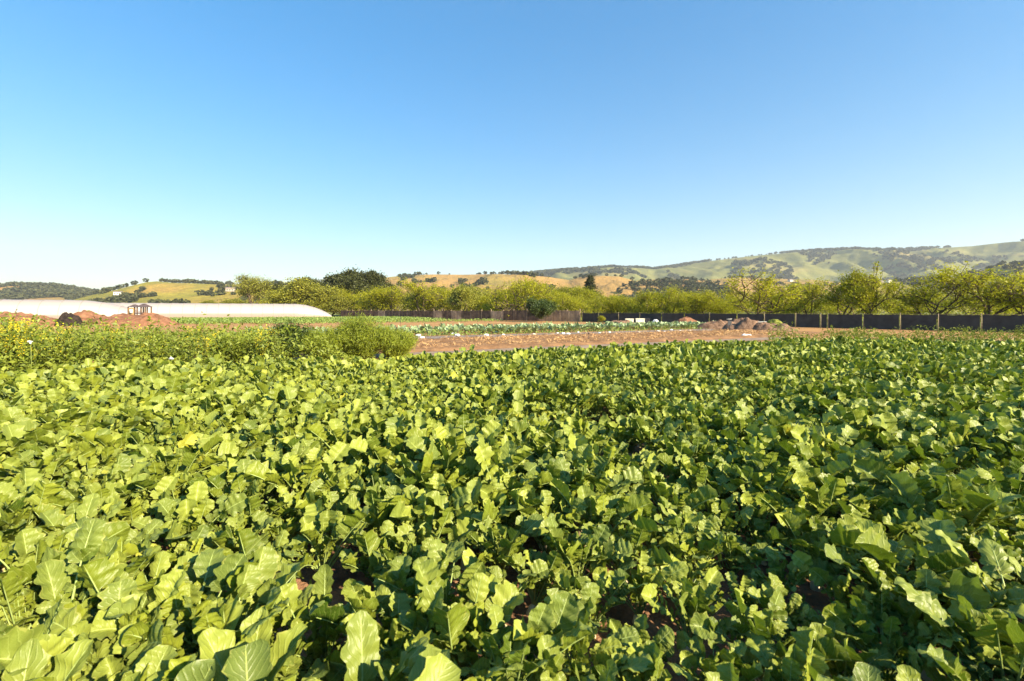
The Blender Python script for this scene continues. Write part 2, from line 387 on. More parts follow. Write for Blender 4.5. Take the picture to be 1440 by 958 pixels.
H_FAR = hill('hills', [(300, 405), (400, 399), (430, 395), (455, 392.5), (480, 394), (520, 392), (560, 394), (640, 398), (760, 402)], 4200, 5600, 6800, M['hill_blue'], 11, 0.2)
H_RIDGE = hill('hills', [(600, 402), (680, 392), (740, 385), (790, 381), (830, 378), (860, 375.8), (900, 377), (920, 379), (960, 373), (1000, 367), (1060, 360), (1100, 356.5), (1140, 353), (1170, 352), (1200, 350.5), (1245, 352), (1290, 350), (1330, 348.5), (1365, 346.5), (1400, 342.5), (1425, 340), (1460, 339), (1540, 333), (1700, 326), (1900, 330)],
               1500, 2700, 3900, M['hill_green'], 21, 0.30)
H_SPUR = hill('hills', [(1180, 408), (1230, 399), (1290, 394), (1340, 391), (1385, 381), (1410, 372), (1440, 366), (1480, 361), (1560, 360), (1700, 352)], 560, 860, 1100, M['hill_left'], 51, 0.25)
H_MID = hill('hills', [(880, 409), (920, 402), (960, 396), (1000, 393), (1040, 390.5), (1090, 392), (1150, 394), (1200, 400), (1300, 408)], 700, 1300, 1700, M['hill_gold'], 27, 0.22)
H_GOLD = hill('hills', [(430, 408), (500, 397), (540, 390.5), (570, 387.4), (610, 386), (650, 386.5), (700, 385.5), (740, 387), (770, 389.5), (800, 394), (815, 390.5), (840, 388), (870, 389), (893, 395), (905, 394.5), (930, 392.5), (970, 393), (1000, 396), (1050, 406)],
              500, 1150, 1600, M['hill_gold'], 33, 0.24)
H_LEFT = hill('hills', [(90, 425), (130, 415), (160, 408.5), (185, 402), (205, 397.2), (220, 395.7), (245, 398), (270, 398.5), (300, 400), (340, 400.5), (400, 402), (470, 405), (540, 412), (580, 420)], 420, 980, 1400, M['hill_left'], 41, 0.26)
H_WEST = hill('hills', [(-420, 392), (-300, 396), (-160, 397), (-60, 399), (0, 400.5), (40, 402), (75, 403.5), (100, 406.5), (130, 411.5), (160, 415), (210, 420), (260, 426)], 700, 1500, 2000, M['hill_gold'], 47, 0.22)

# trees on the hills: far-off woods that read as one mass
def blob_variants(seed, k=6, nf=46):
    rg = np.random.default_rng(seed); out = []
    for _ in range(k):
        d = rg.normal(size=(nf, 3)); d /= np.linalg.norm(d, axis=1)[:, None]; d[:, 2] = d[:, 2] * .75
        c = d * rg.uniform(.28, .52, nf)[:, None]; c[:, 2] += 0.46
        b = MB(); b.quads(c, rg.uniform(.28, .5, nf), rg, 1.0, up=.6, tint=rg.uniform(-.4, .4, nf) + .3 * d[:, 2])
        out.append(b.arrays())
    return out
BLOBS = blob_variants(2)
def woods(label, jobs):
    b = MB(); rg = np.random.default_rng(77)
    for surf, px0, px1, u0, u1, n, thr, sc, size, sd in jobs:
        px = rg.uniform(px0, px1, n); u = rg.uniform(u0, u1, n)
        x, y, z = surf(px, u)
        m = fbm(x / sc, y / (sc * 1.8), sd, 4)
        for i in np.nonzero(m > thr)[0]:
            s = size * rg.uniform(.55, 1.25)
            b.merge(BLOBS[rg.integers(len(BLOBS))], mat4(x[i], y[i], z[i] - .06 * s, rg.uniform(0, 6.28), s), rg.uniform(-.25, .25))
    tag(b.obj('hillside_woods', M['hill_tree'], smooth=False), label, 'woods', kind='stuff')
woods('dark oak woods scattered over the long green ridge at the right', [
    (H_RIDGE, 740, 1000, .45, 1.0, 2600, .48, 260, 15, 5), (H_RIDGE, 1000, 1500, .3, 1.0, 4200, .59, 230, 15, 6),
    (H_RIDGE, 1000, 1500, .15, .55, 1500, .53, 200, 15, 7), (H_RIDGE, 900, 1180, .985, 1.0, 60, .4, 90, 11, 4)])
woods('dark wooded suburb on the low slopes behind the right-hand trees', [
    (H_SPUR, 1190, 1500, .2, .98, 700, .47, 60, 8, 8), (H_MID, 860, 1260, .05, .5, 900, .50, 110, 9, 9), (H_MID, 900, 1250, .5, 1.0, 500, .60, 70, 9, 13)])
woods('small dark oaks dotted over the golden hill in the middle', [
    (H_GOLD, 560, 1030, .25, .9, 900, .60, 55, 9, 10), (H_GOLD, 640, 1030, .12, .48, 700, .47, 80, 9, 15), (H_GOLD, 660, 760, .985, 1.0, 26, .3, 50, 6, 12), (H_GOLD, 540, 660, .985, 1.0, 6, .3, 50, 5, 12)])
woods('oak clumps on the yellow-green hill above the white tunnels', [
    (H_LEFT, 130, 480, .15, .92, 1100, .615, 60, 9, 16), (H_LEFT, 225, 330, .97, 1.0, 60, .35, 40, 9, 17), (H_LEFT, 120, 340, .08, .30, 420, .49, 60, 8, 18)])
woods('grey-green woods covering the low hill at the far left', [
    (H_WEST, -300, 150, .1, .66, 3200, .40, 150, 12, 19), (H_WEST, 60, 170, .8, 1.0, 260, .3, 90, 11, 20)])

# the air between the camera and the hills
b = MB(); b.box(-9300, 9300, -600, 7400, -2.0, 900.0)
N = NT('haze'); pv = N.n('ShaderNodeVolumePrincipled'); pv.inputs['Color'].default_value = (.86, .91, 1.0, 1); pv.inputs['Density'].default_value = HAZE; pv.inputs['Anisotropy'].default_value = 0.1
N.l(pv.outputs[0], N.out.inputs['Volume'])
tag(b.obj('haze', N.m, smooth=False), 'thin blue haze over the far hills', 'haze', kind='stuff')

# ------------------------------------------------------------------ radish crop
def add_leaf(b, rg, base, az, e0, e1, L, Wt, pairs=4, ns=16, nv=3, pet=0.28, roll=0.0, tint=0.0, cup=0.35, sides=5, ruff=1.0, curl=1.3, st=None):
    """one lyre-shaped leaf: arching petiole and midrib (material 1), a rounded end lobe and pairs of separate leaflets (material 0)"""
    st = st if st is not None else rg.uniform(.56, .70)         # where the end lobe starts along the blade
    K = 40; t = np.linspace(0, 1, K)
    th = e0 + (e1 - e0) * t ** curl
    azc = az + rg.normal(0, .12) * t
    dirs = np.stack([np.cos(th) * np.cos(azc), np.cos(th) * np.sin(azc), np.sin(th)], -1)
    C = np.asarray(base) + np.concatenate([[np.zeros(3)], np.cumsum((dirs[1:] + dirs[:-1]) / 2, 0)]) * (L / (K - 1))
    def place(al, lat, z):              # leaf coordinates (metres along, sideways, up from the blade) to space
        tt = al / L; tc = np.clip(tt, 0, 1); ex = np.clip(tt - 1, 0, None) * L
        P = np.stack([np.interp(tc, t, C[:, k]) for k in range(3)], -1)
        thi = np.interp(tc, t, th); azi = np.interp(tc, t, azc)
        T = np.stack([np.cos(thi) * np.cos(azi), np.cos(thi) * np.sin(azi), np.sin(thi)], -1)
        Bv = np.stack([-np.sin(azi), np.cos(azi), 0 * azi], -1); Nv = np.cross(T, Bv)
        cr, sr = np.cos(roll * (0.3 + 0.7 * tc))[..., None], np.sin(roll * (0.3 + 0.7 * tc))[..., None]
        return P + T * ex[..., None] + (Bv * cr + Nv * sr) * lat[..., None] + (Nv * cr - Bv * sr) * z[..., None]
    def blade(n_, m_, P, u, v):
        i = np.arange(n_ - 1)[:, None] * m_; j = np.arange(m_ - 1)[None]
        q = np.stack([i + j, i + j + 1, i + m_ + j + 1, i + m_ + j], -1).reshape(-1, 4)
        lc = np.stack([np.broadcast_to(u, P.shape[:2]), np.broadcast_to(v, P.shape[:2]), np.full(P.shape[:2], tint)], -1).reshape(-1, 3)
        b.add(P.reshape(-1, 3), q, lc=lc, mat=0)
    bl = L * (1 - pet)
    # end lobe
    s = np.linspace(0, 1, ns); tl = bl * (1 - st)
    w = Wt * np.clip(1 - np.abs((s ** .85 - .5) / .5) ** 2.2, 0, None) ** .55
    w = np.maximum(w * (1 + .09 * np.sin(s * 21 + rg.uniform(0, 6)) + .035 * np.sin(s * 60 + rg.uniform(0, 6))), .0012)
    v = np.concatenate([-np.linspace(1, 0, nv + 1)[:-1], np.linspace(0, 1, nv + 1)]); av = np.abs(v)[None]
    asym = 1 + .10 * np.sin(s * 17 + rg.uniform(0, 6))[:, None] * np.sign(v)[None]
    lat = v[None] * w[:, None] * asym
    al = L - tl + s[:, None] * tl - .16 * np.abs(lat) * (1 - 2 * s[:, None]) + .0 * lat
    ph = rg.uniform(0, 6, 4); dr = rg.uniform(-.75, .3)
    z = w[:, None] * (cup * av + dr * av ** 2 + ruff * (.13 * np.sin(s[:, None] * 13 + ph[0] + 1.5 * np.sign(v)[None]) * av ** 1.5 + .07 * np.sin(s[:, None] * 29 + ph[1] + 2 * np.sign(v)[None]) * av - .07 * np.sin(av * 3.14) * np.sin(s[:, None] * 24 + ph[2])))
    blade(ns, len(v), place(al, lat, z), v[None], .45 + .55 * s[:, None])
    # leaflets
    nl_ = max(5, ns // 2 + 1); r = np.linspace(0, 1, nl_); m = 2 if nv >= 2 else 1
    pv = np.concatenate([-np.linspace(1, 0, m + 1)[:-1], np.linspace(0, 1, m + 1)])
    for k in range(pairs):
        f = (k + .6) / pairs
        for sg in (-1, 1):
            if rg.random() < .05: continue
            ln = Wt * (.40 + .72 * f) * rg.uniform(.82, 1.2); wd = ln * rg.uniform(.30, .42) * (1.15 if f > .8 else 1)
            aa = R(80 - 26 * f + rg.normal(0, 9)); a0 = L * pet + bl * st * (f + rg.normal(0, .04)) - .3 * wd
            ww = wd * np.clip(1 - np.abs((r ** .9 - .52) / .52) ** 2.3, 0, None) ** .55 * (1 + .10 * np.sin(r * 17 + rg.uniform(0, 6)))
            ww = np.maximum(ww, .0012); ww[0] = max(ww[0], wd * .35)
            rr = (r * ln)[:, None]; pp = pv[None] * ww[:, None]
            al2 = a0 + rr * math.cos(aa) - pp * math.sin(aa); la2 = sg * (rr * math.sin(aa) + pp * math.cos(aa))
            tw = rg.normal(0, .38); up = cup * .8 + rg.normal(0, .25)
            z2 = rr * up - rr ** 2 / ln * rg.uniform(.1, .8) + pp * tw * r[:, None] + ww[:, None] * (rg.uniform(.1, .5) * np.abs(pv)[None] + .2 * np.sin(r[:, None] * 14 + ph[3]) * np.abs(pv)[None])
            blade(nl_, len(pv), place(al2, la2, z2), pv[None], .5 * r[:, None] * sg * sg + .1 * k)
    kk = np.linspace(0, 0.93, 9 if sides >= 5 else 5)
    PC = np.stack([np.interp(kk, t, C[:, q_]) for q_ in range(3)], -1)
    b.tube(PC, np.interp(kk, [0, .3, 1], [0.0062, 0.0042, 0.0012]) * (L / .4), sides, mat=1, cap=False)

def radish_foliage(seed, detail):
    """a whole rosette; detail 2 near, 1 middle, 0 far"""
    rg = np.random.default_rng(seed); b = MB()
    n = rg.integers(*((20, 27), (18, 23), (16, 21))[2 - detail])
    az0 = rg.uniform(0, 6.28)
    for k in range(n):
        f = (k + rg.uniform(-.3, .3)) / n                # 0 inner, 1 outer
        az = az0 + k * 2.399 + rg.normal(0, .22)
        e0 = R(87 - 34 * f + rg.normal(0, 5)); e1 = R((66 if detail == 2 else 60) - 60 * f + rg.normal(0, 27))
        L = (0.22 + 0.145 * min(1, f * 1.7)) * rg.uniform(.78, 1.22)
        Wt = L * rg.uniform(.105, .152) * (1 if detail else .88)
        tint = rg.normal(0, .24) + (0.10 if f < .3 else -.02)
        if rg.random() < .012: tint = .85
        ns, nv = ((18, 3), (12, 2), (9, 1))[2 - detail]
        add_leaf(b, rg, (0.012 * math.cos(az), 0.012 * math.sin(az), 0), az, e0, e1, L, Wt,
                 pairs=int(rg.integers(3, 6)) if detail else 3, ns=ns, nv=nv, roll=rg.normal(0, .72), tint=tint, cup=rg.uniform(.25, 1.25), sides=5 if detail == 2 else 3)
    return b
def daikon(seed):
    rg = np.random.default_rng(seed); b = MB()
    z = np.array([-.12, -.06, 0, .05, .085, .10, .108]); r = np.array([.030, .036, .037, .036, .030, .018, .008]) * rg.uniform(.85, 1.15)
    x = np.cumsum(rg.normal(0, .002, len(z)))
    b.tube(np.stack([x, x * .4, z], -1), r, 14, mat=0)
    return b.mesh('daikon_root', M['root'])

LM = [M['radish_leaf'], M['petiole']]
NEAR = [radish_foliage(100 + k, 2).mesh('radish_foliage', LM) for k in range(16)]
MID = [radish_foliage(200 + k, 1).mesh('radish_foliage', LM) for k in range(12)]
LOW = [radish_foliage(300 + k, 0).arrays() for k in range(12)]
MIDA = [radish_foliage(200 + k, 1).arrays() for k in range(12)]
ROOTS = [daikon(k) for k in range(5)]
CROWN_Z = 0.095
edge_px = [(-500, 528), (0, 511), (300, 504), (585, 494), (700, 489), (850, 484), (1000, 479), (1100, 475), (1250, 474), (1440, 477), (1650, 482), (2000, 490)]
edge = []
for px, py in edge_px:
    d = (CAM_H - .50) * F / (py - HZ); edge.append(at(px, d))
eX, eY = zip(*edge)
rg = np.random.default_rng(12)
spots = []
for bn in np.arange(-4.5, 17.5, 0.272):
    a = -24.0
    while a < 34:
        a += 0.275 * rg.uniform(.72, 1.32)
        x, y = rc(a, bn + rg.normal(0, .045))
        if y > np.interp(x, eX, eY) - rg.uniform(0, .25) or y < -3.2: continue
        if abs(x) > 1.30 * max(y, 0) + 3.2: continue
        if math.hypot(x, y) < .55: continue
        gap = fbm(np.array([x * .9]), np.array([y * .9]), 61, 3)[0]
        if gap < (.22 if y > 5 else .18): continue                             # bare spots
        if y < 4 and y > .2 and x > .10 * y + .1 and rg.random() < .06 * (y < 2.2): continue      # thinner stand at the lower right
        spots.append((x, y, gap))
def in_frame(x, y):
    if y < .5: return False
    px = 720 + F * x / y; py = HZ + F * (CAM_H - .45) / y
    return -40 < px < 1480 and py < 1010
# plants with a hand-placed leaf or root keep their own spots
HERO = [(-1.52, 1.38), (-1.92, 1.95), (-.90, 1.53), (-.50, 1.53), (2.16, 1.95), (-.27, 2.72), (-2.5, 2.6)]
CLEAR = [(-1.0, 2.30, .27), (.10, 1.95, .17), (2.30, 2.20, .24), (-.30, 2.50, .15), (1.24, 4.3, .2), (1.9, 4.4, .18), (-2.9, 6.4, .3), (-6.6, 8.2, .3)]
spots = [s for s in spots if all(math.hypot(s[0] - h[0], s[1] - h[1]) > .23 for h in HERO)]
spots = [s for s in spots if all(math.hypot(s[0] - h[0], s[1] - h[1]) > h[2] for h in CLEAR)]
spots.sort(key=lambda s: math.hypot(s[0], s[1]))
seen = [s for s in spots if in_frame(s[0], s[1])]
singles = seen[:286]; single_set = set(id(s) for s in singles)
GR = 'daikon radish plants of the near crop'
def radish(x, y, mesh, rz, s, tilt, root, label=None, lift=0.0, group=GR):
    t = thing('radish_plant', label or 'leafy bright green radish plant with lobed leaves among its dense neighbours', 'radish', (x, y, CROWN_Z * s + lift), rz, group, s)
    t.rotation_euler = (tilt[0], tilt[1], rz)
    link('foliage', mesh, t)
    r = link('root', root, t); r.location = (0, 0, -.100)
    return t
for k, (x, y, gp) in enumerate(singles):
    me = NEAR[rg.integers(16)] if k < 190 else MID[rg.integers(12)]
    s = rg.uniform(.84, 1.18) * np.clip(.48 + 1.1 * gp, .72, 1.28)
    if x > .2 * y: s *= .94
    radish(x, y, me, rg.uniform(0, 6.28), s, (rg.normal(0, .10), rg.normal(0, .10)), ROOTS[rg.integers(5)])
b = MB()
for x, y, gp in spots:
    pass
for s_ in spots:
    if id(s_) in single_set: continue
    x, y, gp = s_
    far = math.hypot(x, y) > 9 or not in_frame(x, y)
    arr = (LOW if far else MIDA)[rg.integers(12)]
    b.merge(arr, mat4(x, y, CROWN_Z, rg.uniform(0, 6.28), rg.uniform(.84, 1.2) * np.clip(.48 + 1.1 * gp, .72, 1.28), rg.normal(0, .09), rg.normal(0, .09)), rg.normal(0, .07))
tag(b.obj('radish_crop', LM), 'dense field of green radish tops running back to the bare bed', 'radish crop', kind='stuff')

# plants of the near edge that the photograph shows leaf by leaf
def hero(x, y, leaves, label, seed, root=0, s=1.0, extra=8):
    b = MB(); rg = np.random.default_rng(seed)
    for (az, e0, e1, L, W, pairs, roll, st) in leaves:
        add_leaf(b, rg, (0, 0, 0), R(az), R(e0), R(e1), L * .95, W * .70, pairs, 24, 4, .26, R(roll), rg.normal(.0, .10), .55, 6, 1.1, 1.1, st)
    for k in range(extra):
        az = rg.uniform(0, 6.28)
        add_leaf(b, rg, (0, 0, 0), az, R(rg.uniform(35, 60)), R(rg.uniform(-20, 20)), rg.uniform(.28, .38), rg.uniform(.05, .065), 4, 18, 3, .28, rg.normal(0, .25), rg.normal(0, .12), .25, 5)
    me = b.mesh('radish_foliage', LM)
    return radish(x, y, me, 0, s, (0, 0), ROOTS[root], label, group=None)
hero(-1.52, 1.38, [(125, 82, 52, .47, .078, 1, -8, .20), (60, 80, 45, .46, .085, 3, 12, .40), (190, 75, 30, .45, .080, 3, 0, .42)], 'radish plant in the lower left corner with one big rounded undivided leaf', 900)
hero(-1.92, 1.95, [(98, 84, 62, .60, .088, 5, 4, .64), (60, 80, 52, .52, .080, 5, 6, .62), (150, 78, 40, .46, .075, 3, 0, .45), (10, 76, 35, .44, .070, 4, 10, .5)], 'tall radish plant at lower left whose upright leaf has stepped pairs of lobes', 901)
hero(-.90, 1.53, [(95, 84, 60, .47, .080, 2, 0, .38), (160, 80, 48, .46, .084, 2, -10, .30), (40, 78, 42, .44, .078, 2, 14, .34)], 'radish plant at the bottom edge with broad veined leaves below a patch of bare soil', 902)
hero(-.50, 1.53, [(110, 82, 56, .46, .088, 2, 6, .28), (30, 76, 34, .43, .07, 3, 0, .4)], 'radish plant at bottom centre with one wide fan-shaped leaf', 903)
hero(2.16, 1.95, [(60, 70, 25, .42, .066, 4, 0, .5), (120, 74, 36, .44, .07, 4, 8, .5), (20, 64, 10, .42, .07, 4, 0, .5), (170, 50, -25, .42, .06, 4, 0, .5)], 'radish plant in the lower right corner with its pale root out of the soil', 904, 2, 1.15, 2).location.z += .05
hero(-.27, 2.72, [(80, 72, 30, .42, .066, 4, 0, .5), (150, 66, 20, .42, .066, 4, 0, .5), (20, 60, 5, .40, .065, 4, 0, .5)], 'radish plant left of bottom centre with a sunlit yellow root showing', 905, 1, 1.1, 3).location.z += .04
hero(-2.5, 2.6, [(100, 82, 50, .46, .074, 4, 0, .5), (40, 78, 40, .44, .07, 4, 10, .5), (170, 74, 30, .44, .07, 4, 0, .5)], 'radish plant with tall overlapping pale leaves near the left edge', 906)

# ------------------------------------------------------------------ kale rows, far rows
def kale(seed):
    rg = np.random.default_rng(seed); b = MB()
    for k in range(11):
        az = k * 2.4 + rg.normal(0, .3); f = k / 11
        e0, e1 = R(80 - 25 * f), R(70 - 65 * f + rg.normal(0, 12)); L = rg.uniform(.34, .50); W = rg.uniform(.075, .12)
        t = np.linspace(0, 1, 7); th = e0 + (e1 - e0) * t; r = np.concatenate([[0], np.cumsum(np.cos(th[1:]))]) * L / 6; z = np.concatenate([[0], np.cumsum(np.sin(th[1:]))]) * L / 6
        w = W * np.array([.05, .12, .75, 1, .95, .7, .2]); v = np.array([-1, 0, 1.0])
        X = r[:, None] * math.cos(az) - math.sin(az) * w[:, None] * v; Y = r[:, None] * math.sin(az) + math.cos(az) * w[:, None] * v
        Zz = z[:, None] + .25 * w[:, None] * np.abs(v) + rg.normal(0, .012, (7, 3))
        lc = np.zeros((21, 3)); lc[:, 0] = .5; lc[:, 2] = rg.normal(0, .22)
        b.grid(X, Y, Zz + .03, lc=lc)
    return b.mesh('kale_plant', M['kale_leaf'])
KM = [kale(k) for k in range(7)]
rg = np.random.default_rng(31)
for bn in (28.3, 29.6, 30.9, 32.2):
    for a in np.arange(-4.5, 37.5, .62):
        if rg.random() < .08: continue
        x, y = rc(a + rg.normal(0, .1), bn + rg.normal(0, .1))
        px = 720 + F * x / y
        if px > 1012 + (bn - 28) * -4 or px < 340: continue
        o = link('kale_plant', KM[rg.integers(7)]); o.location = (x, y, .03); o.rotation_euler = (0, 0, rg.uniform(0, 6.28)); s = rg.uniform(.95, 1.4); o.scale = (s, s, s * 1.05)
        tag(o, 'blue-green leafy kale plant in the rows beyond the grey path', 'kale plant', 'kale rows beyond the straw bed')
# low green rows too far off to count
b = MB(); rg = np.random.default_rng(8)
def row_patch(n0, n1, a0, a1, step, dens, size, h, tintc=0.0):
    for bn in np.arange(n0, n1, step):
        m = int((a1 - a0) * dens); a = rg.uniform(a0, a1, m)
        n_ = bn + rg.normal(0, .22, m)
        x = ROW[0] * a + NRM[0] * n_; y = ROW[1] * a + NRM[1] * n_
        b.quads(np.stack([x, y, rg.uniform(.05, h, m)], -1), rg.uniform(.6, 1.3, m) * size, rg, .7, tint=rg.normal(tintc, .25, m))
row_patch(64, 92, -52, 22, 1.15, 20, .26, .50)
row_patch(28.0, 33.0, -5, 36, .55, 9, .20, .32, .1)
row_patch(60, 67, -2, 30, 1.2, 10, .24, .35, .2)
row_patch(34.5, 37, -12, 34, 1.2, 8, .16, .18, .2)
row_patch(27.2, 28.0, -4, 36, .35, 10, .13, .12, .25)
row_patch(33.6, 34.2, 8, 38, .4, 10, .18, .25, .1)
tag(b.obj('low_crop_rows', M['row_leaf'], smooth=False), 'low yellow-green rows of vegetables in front of the tunnels and old fence', 'vegetable rows', kind='stuff')

# ------------------------------------------------------------------ weeds, mustard and shrubs at the left
def mustard(seed, H, nst):
    """several branching stems with small leaves; flowers come as a second mesh"""
    rg = np.random.default_rng(seed); b = MB(); fl = MB()
    for k in range(nst):
        az = rg.uniform(0, 6.28); lean = rg.uniform(.02, .35); h = H * rg.uniform(.6, 1.05)
        p = [np.array([rg.normal(0, .05), rg.normal(0, .05), 0])]
        for i in range(5):
            p.append(p[-1] + np.array([math.cos(az) * lean, math.sin(az) * lean, 1]) * h / 5 / math.sqrt(1 + lean ** 2) + rg.normal(0, .015, 3))
        p = np.array(p); b.tube(p, np.linspace(.006, .002, 6), 3, mat=1, cap=False)
        tips = [p[-1]]
        for i in range(2, 5):
            for _ in range(2):
                a2 = rg.uniform(0, 6.28); l = h * rg.uniform(.12, .28)
                q = p[i] + np.array([math.cos(a2) * .5, math.sin(a2) * .5, .85]) * l
                b.tube([p[i], (p[i] + q) / 2 + [0, 0, -.01], q], [.003, .002, .0015], 3, mat=1, cap=False); tips.append(q)
        m = 46; ts = rg.uniform(0, 1, m) ** 1.25; c = np.stack([np.interp(ts * 5, np.arange(6), p[:, i]) for i in range(3)], -1)
        off = rg.normal(0, .08, (m, 3)); off[:, 2] *= .4
        b.quads(c + off, (.16 - .11 * ts) * rg.uniform(.6, 1.3, m), rg, .5, up=.2)
        for q in tips:
            m = rg.integers(5, 12); c = q + rg.normal(0, .022, (m, 3)) * [1, 1, 1.4]
            fl.quads(c, rg.uniform(.016, .032, m), rg, 1.0, up=.6)
    return b.mesh('mustard_leaves', [M['weed_leaf'], M['stem']], False), fl.mesh('mustard_flowers', M['flower'], False)
MU = [mustard(400 + k, 1.0, 7) for k in range(6)]
rg = np.random.default_rng(44)
def weed_line(px):                   # depth at which the weedy strip starts: behind the crop edge
    return np.interp(px, [-200, 0, 300, 590], [9.5, 10.6, 12.1, 14.2])
top_weed = lambda px: np.interp(px, [-200, 0, 30, 55, 75, 110, 150, 200, 230, 260, 300, 360, 420, 600], [444, 446, 448, 453, 456, 455, 454, 456, 456, 456, 457, 458, 461, 466])
for k in range(86):
    px = rg.uniform(-70, 440) if k % 3 else rg.uniform(-60, 120); d = weed_line(px) + rg.uniform(.0, 3.8)
    x, y = at(px, d)
    H = np.clip(hgt(top_weed(px) + rg.uniform(-2, 7), d), .55, 1.5)
    me = MU[rg.integers(6)]
    t = thing('mustard_plant', 'weedy mustard plant with thin stems and yellow flowers behind the left crop edge', 'mustard', (x, y, 0), rg.uniform(0, 6.28), 'yellow-flowered mustard along the left crop edge', (1.1, 1.1, H))
    link('stems', me[0], t)
    if px < 60 and rg.random() < .75 or rg.random() < .24: tag(link('bloom', me[1], t), kind='stuff')
# knee-high mixed weeds filling the strip
b = MB(); m = 22000
px = rg.uniform(-160, 500, m); d = weed_line(px) + rg.uniform(-.3, 5.5, m)
hmax = np.clip(hgt(top_weed(px) + 6, d), .25, 1.25) * (0.18 + 1.5 * fbm(px / 16, d * 1.6, 9)) * np.clip((505 - px) / 60, .25, 1)
zz = hmax * rg.uniform(.05, 1, m) ** .8
b.quads(np.stack([(px - 720) / F * d, d, zz], -1), rg.uniform(.05, .16, m), rg, .5, up=.3, tint=rg.normal(0, .2, m) + .5 * (fbm(px / 30, d, 19) - .5))
tag(b.obj('weeds', M['weed_leaf'], smooth=False), 'tangle of mixed green weeds between the left crop edge and the earth mounds', 'weeds', kind='stuff')
# grass and weeds at the right between the crop and the black fence
b = MB(); m = 17000
px = rg.uniform(1080, 1560, m); d = rg.uniform(19.5, 33, m)
x = (px - 720) / F * d
cl = fbm(x * .45, d * .45, 23, 4) + .10 * (d < 25); k_ = cl > .60; x, d, cl = x[k_], d[k_], cl[k_]
b.quads(np.stack([x, d, rg.uniform(.02, .42, len(x)) * (cl - .54) * 7], -1), rg.uniform(.08, .22, len(x)), rg, .35, up=.1, tint=rg.normal(.05, .25, len(x)))
tag(b.obj('verge_weeds', M['weed_leaf'], smooth=False), 'patchy green weeds on the bare strip before the black fence', 'weeds', kind='stuff')

def feather_bush(seed, rx, ry, h, n):
    """fennel-like clump: fans of fine upright threads"""
    rg = np.random.default_rng(seed); b = MB()
    for k in range(n):
        a = rg.uniform(0, 6.28); r = math.sqrt(rg.uniform(0, 1)); lean = np.array([math.cos(a) * r * rx, math.sin(a) * r * ry, h * (1 - .45 * r ** 2) * rg.uniform(.65, 1.05)])
        root = lean * [.30, .30, 0]
        p = np.array([root, root + (lean - root) * [.35, .35, .55], lean])
        b.tube(p, [.008, .005, .002], 3, mat=1, cap=False)
        m = 90; t = rg.uniform(.12, 1, m)
        c = np.stack([np.interp(t * 2, [0, 1, 2], p[:, i]) for i in range(3)], -1) + rg.normal(0, .07, (m, 3))
        ax = rg.normal(0, .7, (m, 3)) + (lean / np.linalg.norm(lean)) * 1.1
        b.quads(c, rg.uniform(.10, .22, m), rg, .10, axis=ax, tint=rg.normal(0, .25, m) + .15)
    return b.mesh('feathery_foliage', [M['fennel'], M['stem']], False)
for (px, d, rx, ry, py, n, lab) in [
        (508, 15.2, 1.10, .9, 445, 210, 'largest feathery yellow-green fennel bush beside the straw bed'),
        (556, 15.4, .75, .8, 461, 130, 'feathery fennel bush at the right end of the weeds, sloping to the bed'),
        (455, 14.6, .70, .8, 462, 110, 'low feathery fennel bush between the broad-leaved shrub and the big fennel'),
        (345, 13.6, .6, .7, 468, 70, 'small feathery clump left of the broad-leaved shrub')]:
    x, y = at(px, d); me = feather_bush(int(px), rx, ry, hgt(py, d) * 1.08, n)
    o = link('fennel_bush', me); o.location = (x, y, 0); tag(o, lab, 'fennel bush')

# ------------------------------------------------------------------ trees
def skeleton(seed, H, spread, r0, fork=.28, levels=4, nl=5, up=.55, wob=.16, lean=0.0, twig=1.0):
    """branches as (points, radii) and the twig points that carry leaves"""
    rg = np.random.default_rng(seed); br = []; tips = []
    def grow(p, d, L, r, lv):
        k = 5; pts = [p]; dd = d
        for i in range(k):
            dd = dd + rg.normal(0, wob, 3) + np.array([0, 0, .05 if lv else .1]); dd = dd / np.linalg.norm(dd)
            pts.append(pts[-1] + dd * L / k)
        pts = np.array(pts); br.append((pts, np.linspace(r, r * .55, k + 1), lv))
        if lv >= max(1, levels - 3):
            for i in range(1, k + 1): tips.append(pts[i])
        if lv >= levels: return
        n = nl if lv == 0 else rg.integers(3, 5)
        a0 = rg.uniform(0, 6.28)
        for i in range(n):
            f = 1.0 if (i < 2 or lv == 0) else rg.uniform(.35, .95)
            q = pts[-1] if f == 1.0 else pts[min(k, int(f * k) + 1)]
            a = a0 + i * 6.283 / n + rg.normal(0, .35)
            side = np.array([math.cos(a), math.sin(a), 0]) * spread
            if lv: side = side * .8 + rg.normal(0, .25, 3)
            nd = dd * .75 + side + np.array([0, 0, up * .5]); nd /= np.linalg.norm(nd)
            grow(q, nd, L * rg.uniform(.58, .82) if lv else H * rg.uniform(.28, .38), r * (.62 if lv else .58), lv + 1)
    grow(np.array([0., 0, 0]), np.array([lean, 0, 1.0]), H * fork, r0, 0)
    tips = np.array(tips)
    zmax = tips[:, 2].max(); s = H / zmax
    return [(p * s, r, lv) for p, r, lv in br], tips * s
